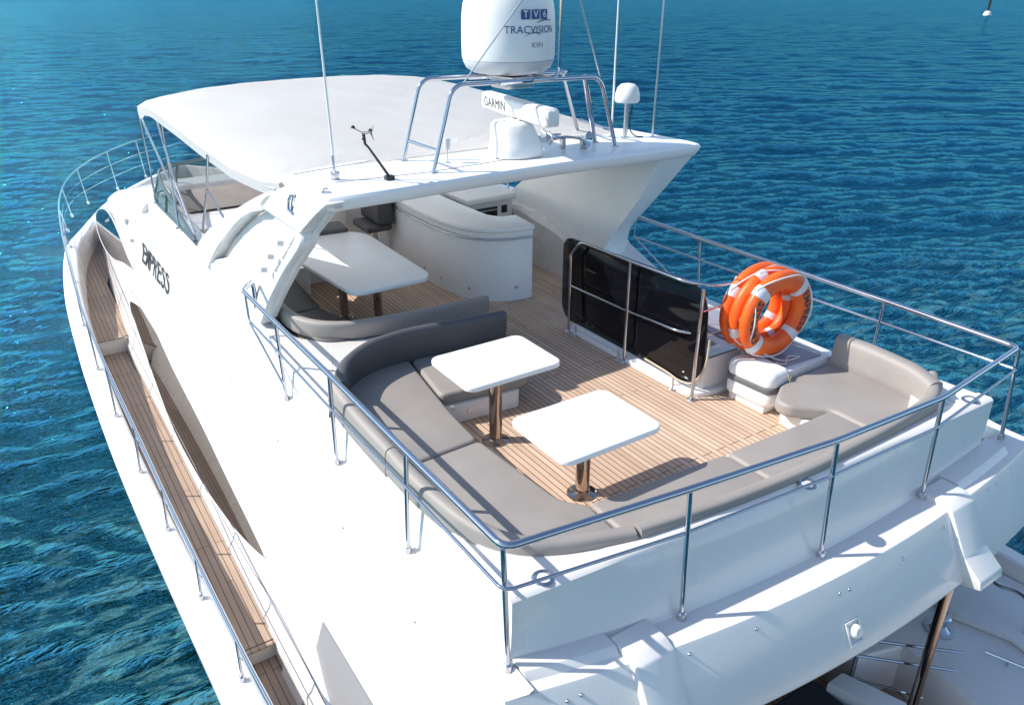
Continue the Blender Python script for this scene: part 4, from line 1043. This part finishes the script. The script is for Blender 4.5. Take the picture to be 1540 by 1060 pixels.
def aerial(name, label, x, y, z0, z1, tilt, r, mat, base):
    t = thing(name, label, "aerial", (x, y, 2.1))
    bm = NB(); tube(bm, [(x, y, z0), (x + tilt * .3, y, z0 + .3 * (z1 - z0)), (x + tilt, y, z1)], [r, r * .9, r * .5], 8); obj("whip", bm, mat, t)
    bm = NB(); base(bm, x, y); obj("base", bm, STEEL, t)
    return t
def ratchet(bm, x, y):
    disc(bm, (x, y, 2.102), .05, .012); box(bm, x - .03, x + .03, y - .035, y + .035, 2.114, 2.19, .01); tube(bm, [(x - .045, y, 2.17), (x + .045, y, 2.17)], .02, 10); tube(bm, [(x, y, 2.18), (x - .005, y, 2.36)], .014, 8)
def flange(bm, x, y): disc(bm, (x, y, 2.102), .04, .01); tube(bm, [(x, y, 2.11), (x, y, 2.2)], .015, 8)
aerial("radio_aerial", "thick white whip aerial on a ratchet mount at the hardtop's port side", 3.0, 7.94, 2.3, 4.6, -.03, .014, PLASTIC, ratchet)
aerial("radio_aerial", "dark grey whip aerial on the starboard corner of the hardtop", 7.54, 7.99, 2.2, 4.6, .03, .014, STEEL, flange)
aerial("radio_aerial", "thin white whip aerial beside the small mushroom antenna", 7.08, 8.30, 2.15, 4.7, .0, .013, PLASTIC, flange)

gp = thing("mushroom_antenna", "small white mushroom antenna on a steel post on the hardtop", "antenna", (7.2, 8.16, 2.1))
bm = NB(); lathe(bm, [(0, .0), (.15, .0), (.165, .03), (.16, .10), (.135, .18), (.09, .225), (0, .24)], (7.2, 8.16, 2.56), n=32); obj("cap", bm, PLASTIC, gp)
bm = NB(); tube(bm, [(7.2, 8.16, 2.1), (7.2, 8.16, 2.57)], .03, 12); disc(bm, (7.2, 8.16, 2.101), .06, .01); obj("post", bm, STEEL, gp)
bm = NB(); tube(bm, catmull([(7.25, 8.14, 2.56), (7.27, 8.13, 2.5), (7.245, 8.13, 2.35), (7.25, 8.12, 2.2), (7.32, 8.08, 2.12), (7.42, 8.05, 2.108)], 5), .008, 6); obj("cable", bm, BLACK, gp)

wv = thing("wind_sensor", "dark cup anemometer and vane on a bent arm over the hardtop", "wind sensor", (3.49, 7.63, 2.1))
bm = NB(); tube(bm, [(3.49, 7.63, 2.12), (3.27, 7.63, 2.46), (3.235, 7.63, 2.50), (3.225, 7.63, 2.60)], [.017, .012, .015, .017], 8); obj("arm", bm, DARKM, wv)
bm = NB(); box(bm, 3.43, 3.53, 7.59, 7.67, 2.103, 2.15, .012); obj("base", bm, DARKM, wv)
bm = NB()
for a in (120, 240, 0):
    d = Vector((math.cos(R(a + 20)), math.sin(R(a + 20)) * .6, math.sin(R(a)) * .5)).normalized() * .10; c = Vector((3.215, 7.63, 2.615))
    tube(bm, [c, c + d], .004, 5); lathe(bm, [(0, .028), (.014, .024), (.024, 0), (.018, .004), (0, .02)], c + d, n=12)
obj("cups", bm, DARKM, wv)
bm = NB(); extrude_poly(bm, [(3.29, 7.60, 2.60), (3.33, 7.60, 2.68), (3.30, 7.60, 2.61), (3.325, 7.60, 2.53)], (.0, .01, 0)); tube(bm, [(3.22, 7.62, 2.60), (3.31, 7.605, 2.61)], .004, 5); obj("vane", bm, DARKM, wv)

nl = thing("deck_floodlight", "little capped lamp on a thin stalk between the frame legs", "lamp", (4.41, 8.04, 2.1))
bm = NB(); tube(bm, [(4.41, 8.04, 2.1), (4.41, 8.04, 2.26)], .010, 8); disc(bm, (4.41, 8.04, 2.102), .035, .008); obj("stalk", bm, STEEL, nl)
bm = NB(); lathe(bm, [(0, 0), (.025, 0), (.035, .03), (.042, .10), (.040, .125), (0, .135)], (4.41, 8.04, 2.255), n=18); obj("lamp_head", bm, DOMEGREY, nl)
pe = thing("pad_eye", "small steel pad eye at the hardtop's aft port corner", "pad eye", (2.71, 7.47, 2.1))
bm = NB(); disc(bm, (2.71, 7.47, 2.102), .05, .008); obj("plate", bm, STEEL, pe)
bm = NB(); tube(bm, [Vector((2.71 + .03 * math.cos(R(a)), 7.47, 2.11 + .035 * math.sin(R(a)))) for a in range(0, 181, 20)], .006, 8); obj("ring", bm, CHROME, pe)

# ================================================================ stair guard and smoked panel
sg = thing("stair_guard_rail", "steel guard rail with three posts along the smoked stair panel", "railing", (5.6, 6.1, 0))
bm = NB(); tube(bm, fillet([(5.60, 7.20, 1.0), (5.60, 7.02, 1.22), (5.60, 6.1, 1.225), (5.62, 5.35, 1.235), (5.78, 5.12, 1.22), (6.15, 5.06, 1.20)], .10, 6), .017, 12); obj("top_rail", bm, CHROME, sg)
bm = NB(); tube(bm, fillet([(5.60, 7.18, .62), (5.60, 6.15, .64), (5.61, 5.35, .68), (5.78, 5.10, .68), (6.15, 5.06, .66)], .10, 6), .014, 12); obj("lower_rail", bm, CHROME, sg)
bm = NB(); tube(bm, [(5.62, 5.04, 1.0), (6.0, 5.06, 1.0)], .011, 10); obj("lower_rail", bm, CHROME, sg)
for (y, zt) in ((7.19, 1.02), (6.13, 1.22), (5.045, 1.24)):
    bm = NB(); tube(bm, [(5.60, y, 0), (5.60, y, zt)], .019, 14); p_ = obj("post", bm, CHROME, sg)
    bm = NB(); disc(bm, (5.60, y, .002), .05, .012, bev=.004); obj("foot_flange", bm, STEEL, p_)
pn = thing("smoked_panel", "tall dark smoked acrylic panel standing on edge behind the stair guard", "panel", (5.68, 6.2, .1))
pp = round_poly([(7.46, .10), (7.46, 1.17), (5.05, 1.24), (4.98, .10)], [.22, .16, .30, .36], 8)
bm = NB(); extrude_poly(bm, [(5.68, y, z) for y, z in pp], (.022, 0, 0), .004); obj("acrylic_sheet", bm, SMOKE, pn, ang=30)
bm = NB(); tube(bm, catmull([(5.66, 5.85, .14), (5.665, 5.5, .12), (5.66, 5.3, .10), (5.665, 5.1, .16), (5.68, 4.98, .4), (5.69, 4.97, .7)], 6), .012, 8); obj("edge_trim", bm, BEIGEROPE, pn)
for (y, x) in ((7.05, 5.60), (6.22, 5.585), (5.33, 5.60)):
    bm = NB(); disc(bm, (x, y, .001), .055, .02, bev=.005); tube(bm, [(x, y, .02), (x, y, .13)], .010, 8); 
    o_ = obj("floor_bolt", bm, STEEL, None); tag(o_, {7.05: "steel floor bolt by the forward post of the stair guard", 6.22: "steel floor bolt at the foot of the middle stair guard post", 5.33: "sunlit steel floor bolt nearest the liferaft case"}[y], "bolt", "floor bolts along the stair guard")

# ================================================================ life rings
def life_ring_proto():
    t = thing("life_ring", "", "life ring", (0, 0, 0), "orange life rings stacked by the stair")
    Rm, a, b = .372, .108, .076            # mean radius, radial and axial half sections; axis along -Y
    def P(th, ph, k=1.0): 
        rr = Rm + a * k * math.cos(ph); return Vector((rr * math.cos(th), -b * k * math.sin(ph), rr * math.sin(th)))
    bm = NB(); loft(bm, [[P(2 * math.pi * i / 72, 2 * math.pi * j / 20) for j in range(20)] for i in range(72)], closed=True, wrap=True)
    obj("ring_body", bm, ORANGE, t, ang=80)
    for c in (45, 135, 225, 315):
        bm = NB(); loft(bm, [[P(R(c - 7 + 14 * i / 6), 2 * math.pi * j / 20, 1.035) for j in range(20)] for i in range(7)], closed=True, caps=False)
        obj("reflective_band", bm, TAPE, t)
    pts = []
    for q in range(4):
        c = 45 + 90 * q
        for k in range(9):
            s = k / 8; th = R(c + 90 * s); sag = math.sin(math.pi * s)
            rr = Rm + a + .006 - (.04, .10, .05, .05)[q] * sag; pts.append(Vector((rr * math.cos(th), -.012 - .075 * sag, rr * math.sin(th))))
    bm = NB(); tube(bm, pts[::1], .0085, 8, closed=True); obj("grab_line", bm, ROPE, t)
    def curved(sign, cen):
        def f(x, y):
            th = R(cen) - sign * x / Rm; ph = R(90) ; rr = Rm + sign * y * 1.0
            d = rr - Rm; dep = -b * math.sqrt(max(0, 1 - (d / a) ** 2)) - .003
            return (rr * math.cos(th), dep, rr * math.sin(th))
        return f
    for body, cen, sgn in (("EMPRESS", 0, 1), ("EMPRESS", 180, 1)):
        bm = text_mesh(body, .118, curved(sgn, cen), cuts=1, offset=.002, spacing=1.05); obj("ring_lettering", bm, INK, t, smooth=False)
    return t
ring = life_ring_proto()
RA = R(-3)
axis = Vector((math.sin(R(3)), math.cos(R(3)), 0))
RC0 = Vector((6.37, 4.74, .905))
labs = ["front orange life ring showing its full black lettering", "middle orange life ring squeezed between the other two", "rear orange life ring nearest the end of the stair guard rails"]
for i in range(3):
    o = ring if i == 0 else copy_tree(ring)
    o.location = RC0 + axis * (.142 * i); o.rotation_euler = (R(2), R((0, 24, -12)[i]), RA)
    o["label"] = labs[i]
# lashings that hold the rings
ls = thing("lashing_rope", "thin white rope lashing knotted beneath the orange life rings", "rope", (6.2, 4.8, .46))
bm = NB(); tube(bm, catmull([(6.10, 5.06, .66), (6.08, 4.96, .60), (6.12, 4.85, .54), (6.2, 4.72, .525), (6.34, 4.62, .45), (6.45, 4.56, .43), (6.60, 4.53, .45), (6.52, 4.62, .43), (6.36, 4.52, .43), (6.3, 4.60, .43)], 6), .006, 6); obj("rope_run", bm, ROPE, ls)
bm = NB(); tube(bm, catmull([(6.14, 5.06, 1.2), (6.05, 5.03, 1.22), (6.10, 5.0, 1.17), (6.16, 5.03, 1.21), (6.07, 5.06, 1.24), (6.03, 5.02, 1.30)], 6), .007, 6); obj("rope_knot", bm, ROPE, ls)

# ================================================================ liferaft case
lr = thing("liferaft_case", "white moulded liferaft case with a grey strap beside the sofa end", "liferaft", (6.1, 4.65, .0))
def case(bm, k, z0, z1, rr):
    p = round_poly([(5.93 - k, 4.93 + k), (5.97 - k, 4.36 - k), (6.29 + k, 4.36 - k), (6.29 + k, 4.93 + k)], .09, 6)
    return prism(bm, p, z0, z1, rr, 5)
bm = NB(); case(bm, 0, .262, .46, .07); top_ = obj("upper_shell", bm, PLASTIC, lr, ang=60)
bm = NB(); case(bm, 0, .06, .258, .065); obj("lower_shell", bm, PLASTIC, lr, ang=60)
bm = NB(); case(bm, .008, .235, .295, .012); obj("strap", bm, STRAPM, lr)
bm = NB(); tube(bm, catmull([(6.20, 4.35, .42), (6.21, 4.325, .33), (6.20, 4.32, .22), (6.22, 4.33, .12), (6.18, 4.335, .08), (6.21, 4.32, .25), (6.235, 4.34, .40)], 6), .007, 6); obj("cord", bm, BEIGEROPE, lr)
bm = NB(); box(bm, 5.98, 6.24, 4.42, 4.88, .002, .062, .01); obj("cradle", bm, PLASTIC, lr)

# ================================================================ aft cockpit furniture seen under the overhang
cs = thing("cockpit_sofa", "dark navy cockpit seat in the shade below the overhang", "sofa", (4.8, 2.6, -2.7))
bm = NB(); box(bm, 3.6, 5.62, 2.3, 3.1, -2.68, -2.25, .05, 3); obj("seat_cushion", bm, NAVY, cs)
bm = NB(); box(bm, 5.45, 5.85, 1.9, 2.35, -2.68, -2.15, .05, 3); obj("arm_cushion", bm, NAVY, cs)
lk = thing("cockpit_locker", "pale grey locker lid beside the navy cockpit seat", "locker", (5.8, 2.6, -2.7))
bm = NB(); extrude_poly(bm, [(5.60, 2.93, -2.16), (5.84, 2.93, -2.16), (6.04, 2.36, -2.16), (5.80, 2.30, -2.16)], (0, 0, -.5), .02); obj("lid", bm, PLASTIC, lk)
sr = thing("boarding_rail", "thin steel boarding rails beside the cockpit locker", "railing", (6.2, 2.6, -2.7))
for a, b in (((5.98, 2.86, -1.75), (6.6, 2.25, -1.75)), ((5.93, 2.88, -1.95), (6.55, 2.25, -1.95)), ((5.95, 2.88, -2.25), (6.3, 2.35, -2.25))):
    bm = NB(); tube(bm, [a, b], .015, 8); obj("tube", bm, CHROME, sr)
bm = NB(); tube(bm, [(5.94, 2.88, -1.74), (5.94, 2.88, -2.7)], .02, 10); obj("upright", bm, CHROME, sr)
wn_ = thing("mooring_winch", "squat steel mooring winch behind the thick pole", "winch", (7.15, 2.72, -2.1))
bm = NB(); lathe(bm, [(0, .20), (.07, .20), (.085, .18), (.06, .13), (.055, .07), (.09, .03), (.12, .0)], (7.13, 2.70, -2.115), n=28); obj("drum", bm, CHROME, wn_)
bm = NB(); disc(bm, (7.13, 2.70, -2.119), .15, .02, n=28); obj("base", bm, STEEL, wn_)
qr = thing("quarter_rail", "bent steel handrail on the starboard quarter", "railing", (8.1, 2.4, -2.05))
bm = NB(); tube(bm, fillet([(7.95, 3.0, -1.86), (8.05, 2.72, -1.80), (7.92, 2.62, -1.84), (7.98, 2.38, -1.80), (7.86, 2.16, -1.82), (7.76, 2.13, -2.04)], .09, 6), .024, 12); obj("tube", bm, CHROME, qr)
bm = NB(); disc(bm, (7.76, 2.13, -2.042), .06, .012); obj("foot_flange", bm, STEEL, qr)
gh = thing("grab_handle", "short straight grab handle on the starboard quarter moulding", "handle", (7.3, 2.0, -2.1))
bm = NB(); tube(bm, [(7.15, 2.25, -2.05), (7.35, 1.7, -2.05)], .015, 8); obj("bar", bm, CHROME, gh)
bm = NB(); tube(bm, [(7.22, 2.06, -2.05), (7.22, 2.06, -2.12)], .012, 8); obj("post", bm, STEEL, gh)

# ================================================================ far channel marker
mk = thing("channel_marker", "tiny pale navigation pile far off near the top right of the sea", "marker", (0, 0, WZ))
d = Vector((math.sin(R(33.4 + 29.1)), math.cos(R(33.4 + 29.1)), 0)); c = d * 260 + Vector((0, 0, WZ)); mk.location = c; ORG[mk.name] = c
bm = NB(); tube(bm, [c + Vector((0, 0, -1)), c + Vector((0, 0, 5))], .35, 10); obj("pile", bm, DARKM, mk)
bm = NB(); lathe(bm, [(.9, -.4), (1.0, .2), (.7, .9), (.36, 1.1)], c, n=16); obj("float_collar", bm, CREAM, mk)
